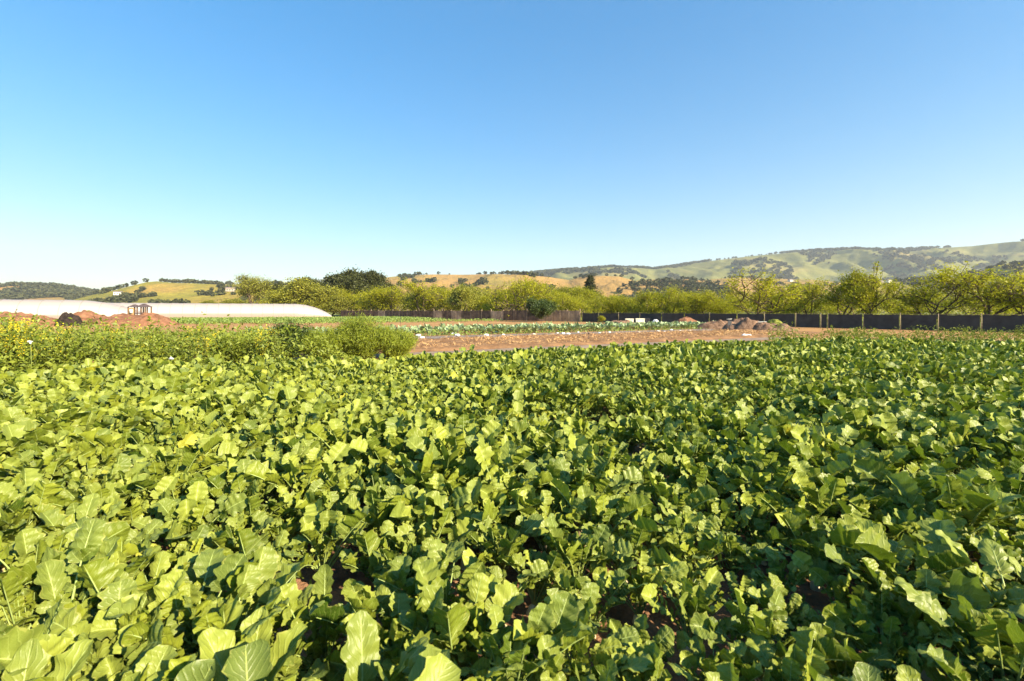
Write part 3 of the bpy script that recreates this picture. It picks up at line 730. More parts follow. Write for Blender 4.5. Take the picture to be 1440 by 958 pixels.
def tree_meshes(seed, H, spread, r0, leaf, per, size, sig, bare=0.0, **kw):
    br, tips = skeleton(seed, H, spread, r0, **kw)
    rg = np.random.default_rng(seed + 1)
    b = MB()
    for p, r, lv in br: b.tube(p, np.maximum(r, .03 if lv < 2 else .012 if lv < 3 else .005), 7 if lv < 2 else 4, cap=False)
    tk = b.mesh('tree_trunk', M['bark'])
    dens = fbm(tips[:, 0] * .9 + 50 + seed, tips[:, 2] * .9 + tips[:, 1] * .7, seed, 3)      # leafy and bare parts of the crown
    w = np.clip((dens - np.quantile(dens, bare)) * 6 + .05, 0, 1) if bare else np.ones(len(tips))
    c = MB(); n = len(tips); m = int(n * per)
    idx = rg.choice(n, m, p=w / w.sum()); off = rg.normal(0, sig, (m, 3))
    clump = rg.normal(0, .22, n)
    pts = tips[idx] + off; k_ = pts[:, 2] > .35
    c.quads(pts[k_], (rg.uniform(.55, 1.35, m) * size)[k_], rg, .75, up=.35, tint=(clump[idx] + rg.normal(0, .16, m))[k_])
    return tk, c.mesh('tree_crown', leaf, False)
SPR = M['spring_leaf']
_sp = [(.95, .10, .45, .05), (.70, .16, .85, .25), (1.1, .09, .30, -.2), (.55, .20, 1.1, .1), (.85, .12, .6, -.3), (1.0, .14, .5, .3)]
V_OPEN = [tree_meshes(500 + k, 6.0, a_, .17, SPR, 4.6, .17, .24, bare=.25, fork=f_, nl=4 + k % 2, up=u_, lean=l_, wob=.22) for k, (a_, f_, u_, l_) in enumerate(_sp)]       # open walnut with visible limbs
V_FULL = [tree_meshes(520 + k, 6.0, .80, .16, SPR, 8, .17, .36, bare=.15, fork=.10, nl=6, up=.35) for k in range(3)]        # fuller orchard tree
V_DULL = [tree_meshes(540 + k, 6.0, .75, .16, M['olive_leaf'], 11, .20, .38, bare=.15, fork=.11, nl=6, up=.5) for k in range(3)]
V_LONE = [tree_meshes(560, 9.5, .62, .26, M['olive_leaf'], 7, .24, .45, fork=.22, nl=5, up=.9, levels=4)]
V_OAK = [tree_meshes(570 + k, 9.0, 1.0, .35, M['oak_leaf'], 75, .42, .50, fork=.16, nl=6, up=.45) for k in range(2)]
V_SHRUB = [tree_meshes(590 + k, 2.6, 1.0, .05, M['shrub_leaf'], 18, .13, .20, fork=.12, nl=6, up=.2) for k in range(2)]
V_COL = [tree_meshes(595, 8.0, .28, .14, M['oak_leaf'], 18, .26, .30, fork=.18, nl=4, up=1.6)]
def conifer(seed, H):
    rg = np.random.default_rng(seed); b = MB(); c = MB()
    b.tube([(0, 0, 0), (.05, 0, H * .5), (0, 0, H)], [.28, .16, .02], 7)
    for z in np.arange(.12, .98, .035):
        rad = H * .27 * (1 - z) ** .85 * rg.uniform(.75, 1.15) + .15
        for k in range(7):
            a = rg.uniform(0, 6.28); r = rad * rg.uniform(.6, 1.15)
            q = np.array([math.cos(a) * r, math.sin(a) * r, H * z - r * .22]); p0 = np.array([0, 0, H * z])
            b.tube([p0, q], [.03, .01], 3, cap=False)
            m = 34; t = rg.uniform(.15, 1, m)[:, None]
            c.quads(p0 + (q - p0) * t + rg.normal(0, .13, (m, 3)), rg.uniform(.22, .45, m), rg, .45, up=.4)
    return b.mesh('tree_trunk', M['bark']), c.mesh('tree_crown', M['conifer_leaf'], False)
V_CON = [conifer(7, 10.0)]
def tree(name, var, px, d, top, label, group=None, wide=None, rz=None, cat='tree', h0=6.0):
    rg2 = random.Random(int(px * 7 + d))
    x, y = at(px, d); H = hgt(top, d); s = H / h0
    w = s if wide is None else wide * s
    t = thing(name, label, cat, (x, y, 0), rg2.uniform(0, 6.28) if rz is None else rz, group, (w, w, s))
    link('trunk', var[0], t); link('crown', var[1], t)
    return t
# named trees, right to left
for (v, px, d, top, w, lab) in [
        (V_OPEN[0], 1385, 40, 370, 1.25, 'widest open orchard tree with dark forked limbs, near the right edge'),
        (V_OPEN[4], 1448, 37, 386, 1.1, 'orchard tree cut by the right edge of the picture behind the black fence'),
        (V_OPEN[2], 1300, 43, 380, 1.15, 'orchard tree with low arching limbs just left of the widest tree'),
        (V_OPEN[3], 1228, 44, 369, .85, 'tall slender orchard tree with a bare upright fork'),
        (V_OPEN[5], 1185, 48, 386, 1.2, 'spreading orchard tree with a short dark trunk left of the slender one'),
        (V_OPEN[0], 1140, 52, 392, .9, 'smaller orchard tree between two spreading ones'),
        (V_OPEN[2], 1072, 51, 379, 1.2, 'vase-shaped orchard tree with dark limbs standing behind the compost heap'),
        (V_FULL[0], 985, 58, 408, 1.3, 'round low yellow-green tree left of the vase-shaped one'),
        (V_FULL[1], 948, 61, 404, 1.2, 'bright yellow-green tree behind the fence and the low mound'),
        (V_FULL[2], 905, 66, 410, 1.3, 'low leafy tree behind the white bins'),
        (V_FULL[0], 868, 70, 415, 1.3, 'low leafy tree just right of the conifer'),
        (V_FULL[1], 796, 76, 413, 1.2, 'low yellow-green tree left of the conifer behind the fence corner'),
        (V_OPEN[5], 752, 78, 390, 1.1, 'tall yellow-green tree standing behind the dark round shrub'),
        (V_OPEN[2], 712, 84, 388, 1.2, 'tall pale tree with crossing limbs behind the old board fence'),
        (V_DULL[0], 648, 92, 401, 1.2, 'dark olive-green tree behind the old board fence'),
        (V_OPEN[0], 588, 98, 393, 1.25, 'tall feathery yellow-green tree midway along the old fence'),
        (V_DULL[1], 436, 122, 393, 1.5, 'olive-green tree just left of the dark oak'),
        (V_DULL[2], 412, 125, 399, 1.3, 'olive-green tree beside the dark narrow tree above the tunnel')]:
    tree('orchard_tree', v, px, d, top, lab, None, w)
tree('shade_tree', V_LONE[0], 357, 128, 387, 'lone broad round tree rising above the long white tunnel', None, 1.05, h0=9.5)
tree('oak_tree', V_OAK[0], 486, 140, 383.5, 'large dark evergreen oak towering over the orchard', None, .95, h0=9.0)
tree('oak_tree', V_OAK[1], 519, 143, 386, 'second dark evergreen oak, merging with the right side of the largest', None, .8, h0=9.0)
tree('oak_tree', V_OAK[1], 434, 152, 394, 'small dark evergreen oak half hidden left of the two large ones', None, .62, h0=9.0)
tree('evergreen_tree', V_COL[0], 396, 132, 398, 'narrow dark evergreen right of the lone broad tree', None, .9, h0=8.0)
tree('conifer', V_CON[0], 830, 150, 386.5, 'single dark conifer standing above the low trees at the middle', None, 1.7, h0=10.0, cat='conifer')
tree('shrub', V_SHRUB[0], 762, 64, 421, 'dark round shrub standing before the old board fence', None, .85, h0=2.6, cat='shrub')
tree('shrub', V_SHRUB[1], 404, 14.2, 453, 'dark broad-leaved shrub among the weeds beside the fennel', None, .8, h0=2.6, cat='shrub')
def small_bush(px, d, top, lab):
    tree('shrub', (V_FULL[2][0], V_FULL[2][1]), px, d, top, lab, None, .9, cat='shrub')
small_bush(844, 57, 444, 'small yellow-green sapling against the black fence near its corner')
# the rows of the orchard behind, nothing tells one from the next
rg = np.random.default_rng(61)
def backfill(px0, px1, n, d0, d1, t0, t1, vs, lab, grp, w=(1.1, 1.6)):
    for k in range(n):
        px = px0 + (px1 - px0) * (k + rg.uniform(.1, .9)) / n
        tree('orchard_tree', vs[rg.integers(len(vs))], px, rg.uniform(d0, d1), rg.uniform(t0, t1), lab, grp, rg.uniform(*w))
GO = 'orchard rows behind the fences'
backfill(1010, 1500, 13, 58, 80, 402, 418, V_OPEN + V_FULL + V_FULL, 'pale spring-leaved orchard tree in the rows behind the black fence', 'orchard rows behind the black fence')
backfill(825, 1010, 9, 76, 96, 414, 420, V_FULL, 'low bright orchard tree crowded behind the black fence left of the compost', 'low orchard trees behind the black fence')
backfill(545, 830, 16, 100, 124, 402, 415, V_FULL + V_DULL[:1], 'leafy yellow-green orchard tree in the row behind the old board fence', 'orchard row behind the old board fence', (1.2, 1.8))
backfill(405, 550, 9, 118, 134, 404, 418, V_FULL + V_DULL, 'olive-green tree in the belt below the dark oaks', 'tree belt below the dark oaks', (1.3, 1.8))
backfill(290, 405, 5, 150, 190, 418, 424, V_DULL, 'low dull green tree behind the long tunnel below the lone tree', 'low trees behind the long tunnel', (1.4, 2.0))

# rank yellow-green growth under the orchard
b = MB(); rg = np.random.default_rng(71); m = 26000
px = rg.uniform(560, 1560, m); d = np.interp(px, [560, 820, 1000, 1440, 1560], [98, 68, 52, 36, 31]) + rg.uniform(0, 22, m)
x = (px - 720) / F * d; cl = fbm(x * .22, d * .22, 72, 4); k_ = cl > .40; x, d, cl = x[k_], d[k_], cl[k_]
b.quads(np.stack([x, d, rg.uniform(.1, 1, len(x)) * np.clip((cl - .36) * 13, .3, 2.7)], -1), rg.uniform(.10, .26, len(x)), rg, .6, up=.3, tint=rg.normal(0, .2, len(x)))
tag(b.obj('undergrowth', SPR, smooth=False), 'rank yellow-green growth filling the orchard floor behind the fences', 'undergrowth', kind='stuff')

# ------------------------------------------------------------------ fences
def fence_frame(A, B):
    A, B = np.array(A, float), np.array(B, float); L = np.linalg.norm(B - A); d = (B - A) / L
    return A, d, L, math.atan2(d[1], d[0])
def px_along(A, d, px):              # distance along the line A + t d at which column px is met
    k = (px - 720) / F
    return (k * A[1] - A[0]) / (d[0] - k * d[1])
M['shade_cloth'] = plain('black shade cloth', (0.034, 0.033, 0.032), (0.056, 0.055, 0.053), 2.0, 0.75, 0.25, 0.03, 0.4)
M['post_pale'] = plain('pale fence post', (0.17, 0.13, 0.09), (0.33, 0.26, 0.18), 3, 0.85, 0.1, 0.01)
M['board'] = plain('old fence boards', (0.050, 0.036, 0.030), (0.17, 0.115, 0.085), 1.3, 0.9, 0.1, 0.03)
M['board_pale'] = plain('weathered pale boards', (0.20, 0.14, 0.10), (0.42, 0.31, 0.22), 1.2, 0.9, 0.1, 0.03)
A0, d0, L0, r0 = fence_frame((62.0, 0.0), F_B)
t = thing('fence', 'long low black shade-cloth fence with pale posts along the right of the field', 'fence', (A0[0], A0[1], 0), r0)
posts = sorted(px_along(A0, d0, p_) for p_ in (1448, 1380, 1319, 1266, 1214, 1164, 1154, 1119, 1075, 1037, 998, 963, 931, 900, 870, 842, 819))
posts = [posts[0] - 3.0 * k for k in range(8, 0, -1) if posts[0] - 3.0 * k > 0] + posts
rg = np.random.default_rng(3)
for k, s in enumerate(posts):
    b = MB(); hh = 1.36 + rg.uniform(-.03, .07); b.tube([(s, .0, -.1), (s + rg.normal(0, .02), .0, hh)], [.038, .032], 7); b.obj('post', M['post_pale'], t)
    if k + 1 < len(posts):
        s1 = posts[k + 1]; w = s1 - s; n = max(5, int(w / .22))
        u = np.linspace(0, 1, n); X, V = np.meshgrid(s + .06 + (w - .12) * u, np.linspace(0, 1, 5))
        sag = .035 * np.sin(u * np.pi)[None] * V ** 2
        Z = .03 + V * 1.26 - sag * rg.uniform(.4, 1.5)
        Yv = .07 + .035 * (vnoise(X * 2.2, Z * 2 + k, 5) - .5) * 2
        b = MB(); b.grid(X, Yv, Z); b.grid(X[:, ::-1], Yv[:, ::-1] - .006, Z[:, ::-1]); b.obj('cloth_panel', M['shade_cloth'], t)
b = MB(); b.tube([(posts[0], .03, 1.325), (posts[-1], .03, 1.325)], .012, 5); b.obj('top_wire', M['post_pale'], t)
A1, d1, L1, r1 = fence_frame((F_B[0] - .4, F_B[1] + .3), F_C)
t = thing('fence', 'old dark board fence with leaning posts between the dark shrub and the tunnels', 'fence', (A1[0], A1[1], 0), r1)
s = 0.0; k = 0
while s < L1 - 1:
    w = min(rg.uniform(2.0, 2.6), L1 - s); b = MB(); x = s + .05
    while x < s + w - .08:
        bw = rg.uniform(.12, .17); zt = 1.60 + rg.uniform(-.07, .07) + .05 * math.sin(s * .8)
        b.box(x, min(x + bw - .015, s + w - .05), .02, .045, .04, zt, M=mat4(0, rg.normal(0, .006), 0)); x += bw
    pale = s < 5.2 and not (1.9 < s < 2.3)
    b.obj('board_panel', M['board_pale'] if pale or rg.random() < .12 else M['board'], t, False)
    b = MB(); b.box(s - .05, s + .05, -.075, .015, -.1, 1.78 + rg.uniform(-.05, .1)); b.obj('post', M['board_pale'], t, False)
    for zr in (.45, 1.25):
        b = MB(); b.box(s + .052, s + w - .052, -.030, .017, zr, zr + .08); b.obj('rail', M['board'], t, False)
    s += w; k += 1

# ------------------------------------------------------------------ white crop tunnels
N = NT('white tunnel plastic'); a = N.n('ShaderNodeAttribute', attribute_name='lc'); s3 = N.n('ShaderNodeSeparateXYZ'); N.l(a.outputs['Vector'], s3.inputs[0])
c = N.ramp(s3.outputs[1], [(0.0, (0.30, 0.23, 0.19)), (0.33, (0.34, 0.27, 0.23)), (0.37, (0.47, 0.43, 0.40)), (0.7, (0.47, 0.43, 0.40)), (0.8, (0.42, 0.37, 0.35)), (1.0, (0.41, 0.355, 0.335))])  # sunlight painted into the colour: bright middle band, dimmer top; pinkish strip below
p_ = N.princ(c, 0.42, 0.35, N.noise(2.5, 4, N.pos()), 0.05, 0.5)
tr = N.n('ShaderNodeBsdfTranslucent'); tr.inputs['Color'].default_value = (.8, .74, .66, 1)
mx = N.n('ShaderNodeMixShader'); mx.inputs[0].default_value = .25; N.l(p_.outputs[0], mx.inputs[1]); N.l(tr.outputs[0], mx.inputs[2])
M['plastic'] = N.done(mx)
M['hoop'] = plain('pale hoop rope', (0.30, 0.25, 0.22), (0.38, 0.32, 0.28), 3, 0.7, 0.2, 0)
def tunnel(end, back, H, W, label, taper=8.0):
    """long hooped tunnel whose plastic is gathered to the ground at its near end"""
    e = np.array(end, float); t = thing('crop_tunnel', label, 'tunnel', (e[0], e[1], 0), math.atan2(-ROW[1], -ROW[0]))
    def prof(s): return np.sin(np.clip(s / taper, 0, 1) * np.pi / 2) ** .7
    S = np.concatenate([np.linspace(0, taper, 22), np.arange(taper + .5, back, .5)]); ph = np.linspace(0, np.pi, 25)
    SS, PH = np.meshgrid(S, ph, indexing='ij'); k = prof(SS)
    sag = 1 - .012 * np.abs(np.sin(SS / 1.9 * np.pi)) * np.sin(PH)
    Y = np.cos(PH) * W / 2 * (.35 + .65 * k) * sag; Z = np.sin(PH) ** .72 * H * k * sag + .0
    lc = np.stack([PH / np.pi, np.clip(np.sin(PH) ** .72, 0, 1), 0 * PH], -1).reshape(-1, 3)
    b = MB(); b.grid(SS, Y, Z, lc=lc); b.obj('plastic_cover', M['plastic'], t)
    for s in np.arange(2.2, back, 1.9):
        kk = prof(s); y = np.cos(ph) * (W / 2 * (.35 + .65 * kk) + .015); z = np.sin(ph) ** .72 * (H * kk + .015)
        b = MB(); b.tube(np.stack([ph * 0 + s, y, z], -1), .022, 4, cap=False); b.obj('hoop', M['hoop'], t)
    return t
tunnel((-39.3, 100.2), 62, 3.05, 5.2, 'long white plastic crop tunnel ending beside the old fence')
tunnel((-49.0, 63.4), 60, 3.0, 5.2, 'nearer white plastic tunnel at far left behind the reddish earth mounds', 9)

# ------------------------------------------------------------------ mounds of earth and compost
M['red_earth'] = plain('reddish earth', (0.13, 0.058, 0.034), (0.30, 0.150, 0.085), 2.2, 0.95, 0.1, 0.08, 0.9)
M['compost'] = plain('brown compost', (0.09, 0.052, 0.035), (0.27, 0.17, 0.115), 3.0, 0.95, 0.1, 0.08, 1.0)
M['black_heap'] = plain('black compost', (0.010, 0.007, 0.006), (0.05, 0.034, 0.028), 4.0, 0.9, 0.2, 0.08, 1.0)
M['mossy'] = plain('weedy heap', (0.09, 0.12, 0.02), (0.26, 0.25, 0.06), 5.0, 0.95, 0.1, 0.06, 1.0)
def mound(name, px, d, w, dep, h, m, label, cat, seed, rz=0.0, lump=.35, pw=1.0):
    n = 84; r = np.linspace(0, 1, 36); a = np.linspace(0, 2 * np.pi, n)
    RR, AA = np.meshgrid(r, a, indexing='ij')
    X = RR * np.cos(AA) * w / 2; Y = RR * np.sin(AA) * dep / 2
    f = np.clip(1 - RR ** (2.0 + 1.2 / pw), 0, 1)
    e = 1 - RR ** 4
    Z = h * f * (1 + lump * 2.6 * (fbm(X * .75 + seed, Y * .75, seed, 3) - .5)) + e * lump * .8 * (fbm(X * 2.6, Y * 2.6 + seed, seed + 5, 4) - .5) - .05 * RR
    b = MB(); b.grid(X, Y, Z)
    o = b.obj(name, m); x, y = at(px, d); o.location = (x, y, 0.02); o.rotation_euler = (0, 0, rz)
    return tag(o, label, cat)
mound('earth_mound', 8, 50, 13.5, 6, 1.22, M['red_earth'], 'reddish earth mound at the left edge behind the tall yellow mustard', 'mound', 1)
mound('earth_mound', 122, 51, 6.0, 4.5, 1.30, M['red_earth'], 'reddish earth mound right of the black compost', 'mound', 2)
mound('earth_mound', 186, 50, 10.4, 5, 1.16, M['red_earth'], 'long reddish earth mound below the little twin-roofed stand', 'mound', 3, pw=.75)
mound('earth_mound', 66, 48, 5.0, 4, .72, M['red_earth'], 'low reddish earth left of the black compost', 'mound', 8)
mound('compost_heap', 97, 47.6, 2.6, 2.0, 1.0, M['black_heap'], 'black lumpy compost heap between two reddish mounds', 'compost heap', 4, 0, .9)
mound('compost_heap', 1047, 37, 3.7, 3.0, 0.95, M['compost'], 'brown compost heap with the grey pipe at its right side', 'compost heap', 5, .2, .6, .7)
mound('compost_heap', 1088, 35.5, 3.6, 2.4, .68, M['compost'], 'low compost heap topped with green weeds, right of the pipe', 'compost heap', 6, -.2, .5)
mound('compost_heap', 1088, 36.3, 1.8, 1.6, 1.02, M['mossy'], 'small green weedy hump on top of the low compost heap', 'weedy hump', 9, -.2, .5)
mound('compost_heap', 1010, 40, 4.2, 2.4, .58, M['compost'], 'low compost heap left of the brown one, beside the dark post', 'compost heap', 7, .1, .4)
mound('earth_mound', 965, 48, 4.0, 2.4, .66, M['red_earth'], 'low earth mound before the black fence right of the white bins', 'mound', 10)
mound('earth_mound', 873, 52, 3.0, 2.0, .55, M['compost'], 'small pale earth mound just left of the white bins', 'mound', 11)

# ------------------------------------------------------------------ small things on the field
M['white_bag'] = plain('white sack cloth', (0.70, 0.68, 0.66), (0.84, 0.82, 0.80), 6, 0.7, 0.3, 0.02)
M['white_plastic'] = plain('white bin plastic', (0.72, 0.68, 0.52), (0.82, 0.79, 0.66), 2, 0.5, 0.4, 0)
M['dark_plastic'] = plain('dark bin plastic', (0.012, 0.012, 0.016), (0.03, 0.03, 0.04), 3, 0.5, 0.4, 0)
M['wood_new'] = plain('plain wood', (0.34, 0.20, 0.09), (0.52, 0.33, 0.16), 2, 0.8, 0.2, 0.01)
M['wood_dark'] = plain('dark stained wood', (0.09, 0.045, 0.02), (0.17, 0.09, 0.04), 2, 0.8, 0.2, 0.01)
M['roof_dark'] = plain('grey brown roof', (0.06, 0.042, 0.045), (0.12, 0.09, 0.09), 3, 0.85, 0.2, 0.02)
M['grey_pipe'] = plain('grey pipe', (0.36, 0.36, 0.33), (0.46, 0.46, 0.42), 2, 0.5, 0.4, 0)
def sandbag(seed):
    rg = np.random.default_rng(seed); u = np.linspace(0, np.pi, 11); v = np.linspace(0, 2 * np.pi, 19)
    U, V = np.meshgrid(u, v, indexing='ij')
    sg = lambda x, p: np.sign(x) * np.abs(x) ** p
    X = .26 * sg(np.cos(U), .75); Y = .17 * sg(np.sin(U), .7) * sg(np.cos(V), .8); Z = .10 * sg(np.sin(U), .7) * sg(np.sin(V), .8) + .09
    nz = .05 * (vnoise(X * 14 + seed, Y * 14 + Z * 9, seed) - .5); b = MB(); b.grid(X + nz, Y + nz, np.maximum(Z + nz, 0.0))
    return b.mesh('sandbag', M['white_bag'])
SB = [sandbag(k) for k in range(3)]
rg = np.random.default_rng(91)
bags = [(588, 474, 'leftmost white sandbag of the grey path, beside the fennel'), (594, 476.5, 'white sandbag lying against the leftmost one'),
        (638, 471.5, 'upper white sandbag of the pair right of the leftmost bags'), (643, 473.5, 'lower white sandbag of the pair right of the leftmost bags'),
        (684, 473, 'single white sandbag on the grey path between two pairs'), (697, 469, 'white sandbag at the foot of the kale'), (708, 472, None), (751, 471, None), (784, 469.5, None),
        (792, 470.5, 'white sandbag in the biggest pile, at its left'), (799, 471, 'white sandbag in the biggest pile, at its right'), (813, 468.5, None), (843, 469.5, None), (857, 468.5, None), (885, 469.5, None), (899, 468.5, None), (926, 467, None), (935, 468, None), (944, 465, None), (957, 466, None), (970, 466.5, None), (1005, 466, None), (1020, 467, None), (1058, 466, None), (1064, 466, None), (1093, 466.5, None)]
for k, (px, py, lab) in enumerate(bags):
    d = CAM_H * F / (py - HZ); x, y = at(px, d)
    o = link('sandbag', SB[k % 3]); o.location = (x, y, .02); o.rotation_euler = (0, 0, rg.uniform(-.9, .9)); s = (.42 if lab is None else .62) * rg.uniform(.75, 1.1); o.scale = (s, s, s * 1.15)
    tag(o, lab or 'small white sandbag on the grey path along the front of the kale', 'sandbag', 'white sandbags along the grey path')
o = mound('bundle', 1050, 27.3, .8, .5, .26, M['white_bag'], 'pale grey rounded bundle lying at the edge of the straw bed near the compost', 'bundle', 20, .1, .25, .6)
def bin_(px, d, w, h, z0, m, label, cat='bin', name='bin'):
    x, y = at(px, d); t = thing(name, label, cat, (x, y, z0), -.15)
    b = MB(); th = .03; D = w * .75
    b.box(-w / 2, w / 2, -D / 2, -D / 2 + th, 0, h); b.box(-w / 2, w / 2, D / 2 - th, D / 2, 0, h)
    b.box(-w / 2, -w / 2 + th, -D / 2 + th, D / 2 - th, 0, h); b.box(w / 2 - th, w / 2, -D / 2 + th, D / 2 - th, 0, h); b.box(-w / 2 + th, w / 2 - th, -D / 2 + th, D / 2 - th, .0, .03)
    b.obj('body', m, t, False)
    b = MB(); r_ = .035
    for a_ in ((-w / 2 - r_, w / 2 + r_, -D / 2 - r_, -D / 2 - .002), (-w / 2 - r_, w / 2 + r_, D / 2 + .002, D / 2 + r_), (-w / 2 - r_, -w / 2 - .002, -D / 2, D / 2), (w / 2 + .002, w / 2 + r_, -D / 2, D / 2)):
        b.box(*a_, h - .07, h + .012)
    b.obj('rim', m, t, False)
    for xx in (-w / 3, 0, w / 3):
        b = MB(); b.box(xx - .025, xx + .025, -D / 2 - .022, -D / 2 - .002, .02, h - .08); b.obj('rib', m, t, False)
    return t
bin_(885, 55, .92, .40, .22, M['white_plastic'], 'left white harvest bin before the black fence')
bin_(900, 55, .98, .44, .20, M['white_plastic'], 'right, slightly larger white harvest bin before the black fence')
bin_(910, 55, .62, .5, .18, M['dark_plastic'], 'small dark bin right of the two white bins')
x, y = at(885, 55); t = thing('pallet', 'low wooden pallet under the left white bin', 'pallet', (x, y, 0), -.15)
b = MB(); [b.box(-.55, .55, yy, yy + .12, .13, .16) for yy in (-.42, -.2, .02, .24)]; b.obj('deck', M['wood_new'], t, False)
b = MB(); [b.box(xx, xx + .09, -.42, .36, .0, .127) for xx in (-.55, -.05, .46)]; b.obj('runner', M['wood_new'], t, False)
mound('bundle', 922, 54, 1.0, .8, .62, M['white_bag'], 'crumpled white sheet heaped right of the dark bin', 'sheet', 22, .1, .6, .7)
# irrigation post with its board, pipe on the compost, sprinkler stakes
x, y = at(1025.5, 33.5); t = thing('irrigation_post', 'thin dark irrigation post with a small board near the compost', 'post', (x, y, 0), .2)
b = MB(); b.tube([(0, 0, 0), (0, 0, .95)], .028, 6); b.obj('pole', M['dark_plastic'], t)
b = MB(); b.box(-.16, .16, -.05, -.03, .52, .86); b.obj('board', M['dark_plastic'], t, False)
b = MB(); b.tube([(-.22, 0, .965), (.22, 0, .985)], .025, 6); b.obj('crossbar', M['grey_pipe'], t)
x, y = at(1073, 36.6); b = MB(); b.tube([(-.75, 0, 0), (.75, .1, .03)], .10, 10); o = b.obj('pipe', M['grey_pipe']); o.location = (x, y, .62); tag(o, 'grey pipe lying between the two compost heaps', 'pipe')
def stake(px, d, h, lab, tilt=0.0):
    x, y = at(px, d); b = MB(); b.tube([(0, 0, 0), (tilt, 0, h)], [.014, .012], 6); b.tube([(tilt, 0, h), (tilt, 0, h + .08)], [.025, .018], 6); b.tube([(tilt - .05, 0, h + .05), (tilt + .05, 0, h + .05)], .010, 5)
    o = b.obj('sprinkler', M['dark_plastic']); o.location = (x, y, 0); tag(o, lab, 'sprinkler')
stake(563, 42, 1.0, 'thin sprinkler riser standing just right of the big fennel')
stake(741, 45, .95, 'leaning dark sprinkler riser at the back of the kale', -.25)
stake(828, 23.0, .42, 'short sprinkler riser at the near edge of the straw bed')
# the little stand with two roofs on the mounds
x, y = at(197, 57); t = thing('wooden_stand', 'small open wooden stand with two peaked dark roofs in front of the white tunnel', 'wooden stand', (x, y, 0), -.1)
def hip(b, cx, w, d, z, h):
    b.add([(cx - w / 2, -d / 2, z), (cx + w / 2, -d / 2, z), (cx + w / 2, d / 2, z), (cx - w / 2, d / 2, z), (cx - w * .10, 0, z + h), (cx + w * .10, 0, z + h)],
          [(0, 1, 5, 4), (2, 3, 4, 5)], [(1, 2, 5), (3, 0, 4), (0, 2, 1), (0, 3, 2)])
b = MB(); hip(b, -.72, 1.12, 1.1, 2.05, .34); b.obj('roof', M['roof_dark'], t, False)
b = MB(); hip(b, .55, 1.38, 1.2, 2.05, .42); b.obj('roof', M['roof_dark'], t, False)
for xx in (-1.2, -.30, .02, .56, 1.12):
    for yy in (-.42, .42):
        b = MB(); b.box(xx - .05, xx + .05, yy - .05, yy + .05, 0, 2.047); b.obj('post', M['wood_dark'], t, False)
b = MB(); b.box(-1.145, -.355, -.44, -.415, .25, 1.95); b.obj('back_panel', M['wood_new'], t, False)
b = MB(); b.box(-.25, 1.2, -.50, -.468, 1.22, 1.34); b.obj('rail', M['roof_dark'], t, False)
b = MB(); b.box(.10, 1.07, -.30, .38, .92, .98); b.obj('shelf', M['wood_new'], t, False)
b = MB(); b.tube([(-.72, -.49, 1.3), (-.72, -.49, 1.75)], .17, 10); b.obj('white_sack', M['white_bag'], t)
# two pale blossoms above the weeds
def blossom(px, d, py, lab):
    x, y = at(px, d); h = hgt(py, d); t = thing('white_flower', lab, 'flower', (x, y, 0)); rg = np.random.default_rng(int(px))
    b = MB(); b.tube([(0, 0, 0), (.02, 0, h * .5), (0, 0, h)], .006, 4); b.obj('stem', M['stem'], t)
    b = MB(); c = rg.normal(0, .018, (18, 3)); c[:, 2] += h; b.quads(c, .045, rg, 1.0, up=.6); b.obj('petals', M['white_petal'], t, False)
blossom(43, 10.2, 481, 'white blossom rising from the weeds at far left')
blossom(241, 11.0, 504, 'white blossom low at the crop edge below the long mound')

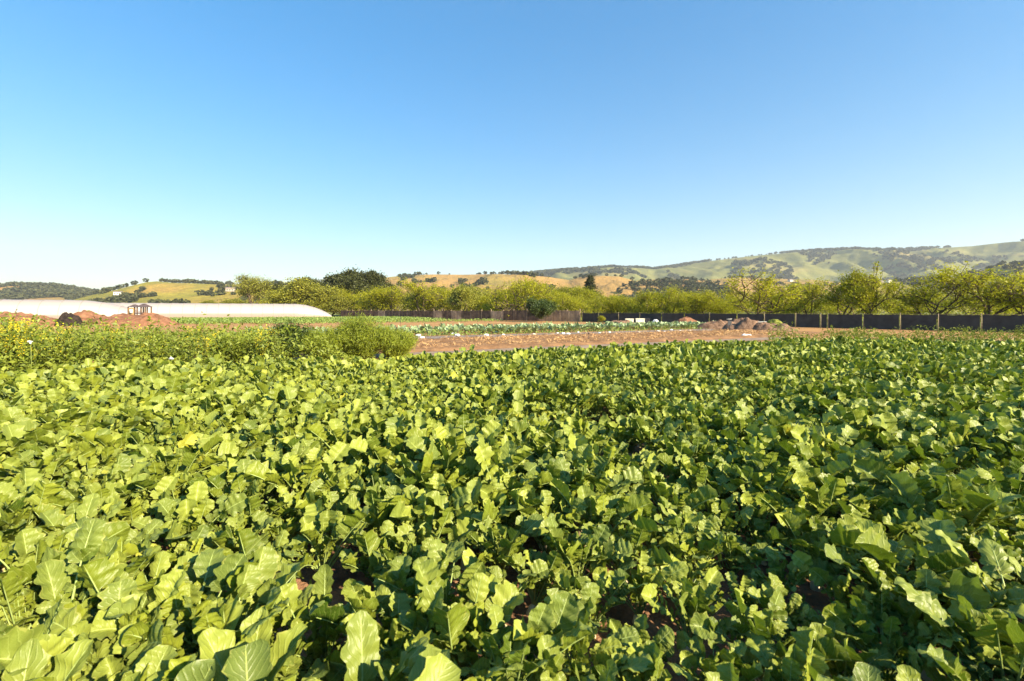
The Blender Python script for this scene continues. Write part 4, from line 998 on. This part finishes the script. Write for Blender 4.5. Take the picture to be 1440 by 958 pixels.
# ------------------------------------------------------------------ houses on the slopes
M['wall_white'] = plain('house wall white', (0.62, 0.60, 0.56), (0.74, 0.72, 0.68), 1, 0.8, 0.2, 0)
M['wall_tan'] = plain('house wall tan', (0.40, 0.33, 0.26), (0.50, 0.42, 0.34), 1, 0.8, 0.2, 0)
M['roof_grey'] = plain('house roof', (0.16, 0.12, 0.11), (0.26, 0.20, 0.18), 1, 0.85, 0.2, 0)
M['pane'] = plain('window pane', (0.03, 0.04, 0.05), (0.05, 0.06, 0.07), 1, 0.2, 0.5, 0)
def house(surf, px, py, w, m, label, u_range=(.15, .98)):
    us = np.linspace(*u_range, 300); x, y, z = surf(np.full(300, float(px)), us)
    row = HZ - F * (z - CAM_H) / y; i = int(np.argmin(np.abs(row - py)))
    t = thing('house', label, 'house', (x[i], y[i], z[i] - .6), .35 + .1 * math.sin(px))
    D, h = w * .6, 4.2
    b = MB(); b.box(-w / 2, w / 2, -D / 2, D / 2, 0, h); b.obj('wall', m, t, False)
    e = .5; b = MB(); zr = h + .02
    b.add([(-w / 2 - e, -D / 2 - e, zr), (w / 2 + e, -D / 2 - e, zr), (w / 2 + e, D / 2 + e, zr), (-w / 2 - e, D / 2 + e, zr), (-w / 2 - e, 0, zr + D * .3), (w / 2 + e, 0, zr + D * .3)], [(0, 1, 5, 4), (2, 3, 4, 5), (0, 3, 2, 1)], [(1, 2, 5), (3, 0, 4)])
    b.obj('roof', M['roof_grey'], t, False)
    for xx in (-w * .3, 0, w * .3):
        b = MB(); b.box(xx - .8, xx + .8, -D / 2 - .06, -D / 2 - .003, 1.4, 2.9); b.obj('window', M['pane'], t, False)
for (s_, px, py, w, m, lab) in [
        (H_SPUR, 1250, 393.5, 11, 'wall_white', 'white hillside house nearest above the slender orchard tree'),
        (H_SPUR, 1238, 397, 9, 'wall_tan', 'tan house just left of the nearest white hillside house'),
        (H_SPUR, 1380, 385, 11, 'wall_white', 'white house among dark trees above the widest orchard tree'),
        (H_SPUR, 1327, 392, 9, 'wall_tan', 'tan house half hidden among trees on the right-hand slope'),
        (H_MID, 1112, 396, 13, 'wall_white', 'pale house in the trees right of the vase-shaped tree'),
        (H_LEFT, 166, 414.5, 9, 'wall_white', 'white house at the left foot of the yellow hill'),
        (H_LEFT, 324, 409.5, 10, 'wall_tan', 'tan house on the yellow hill beside the lone broad tree')]:
    house(s_, px, py, w, M[m], lab)
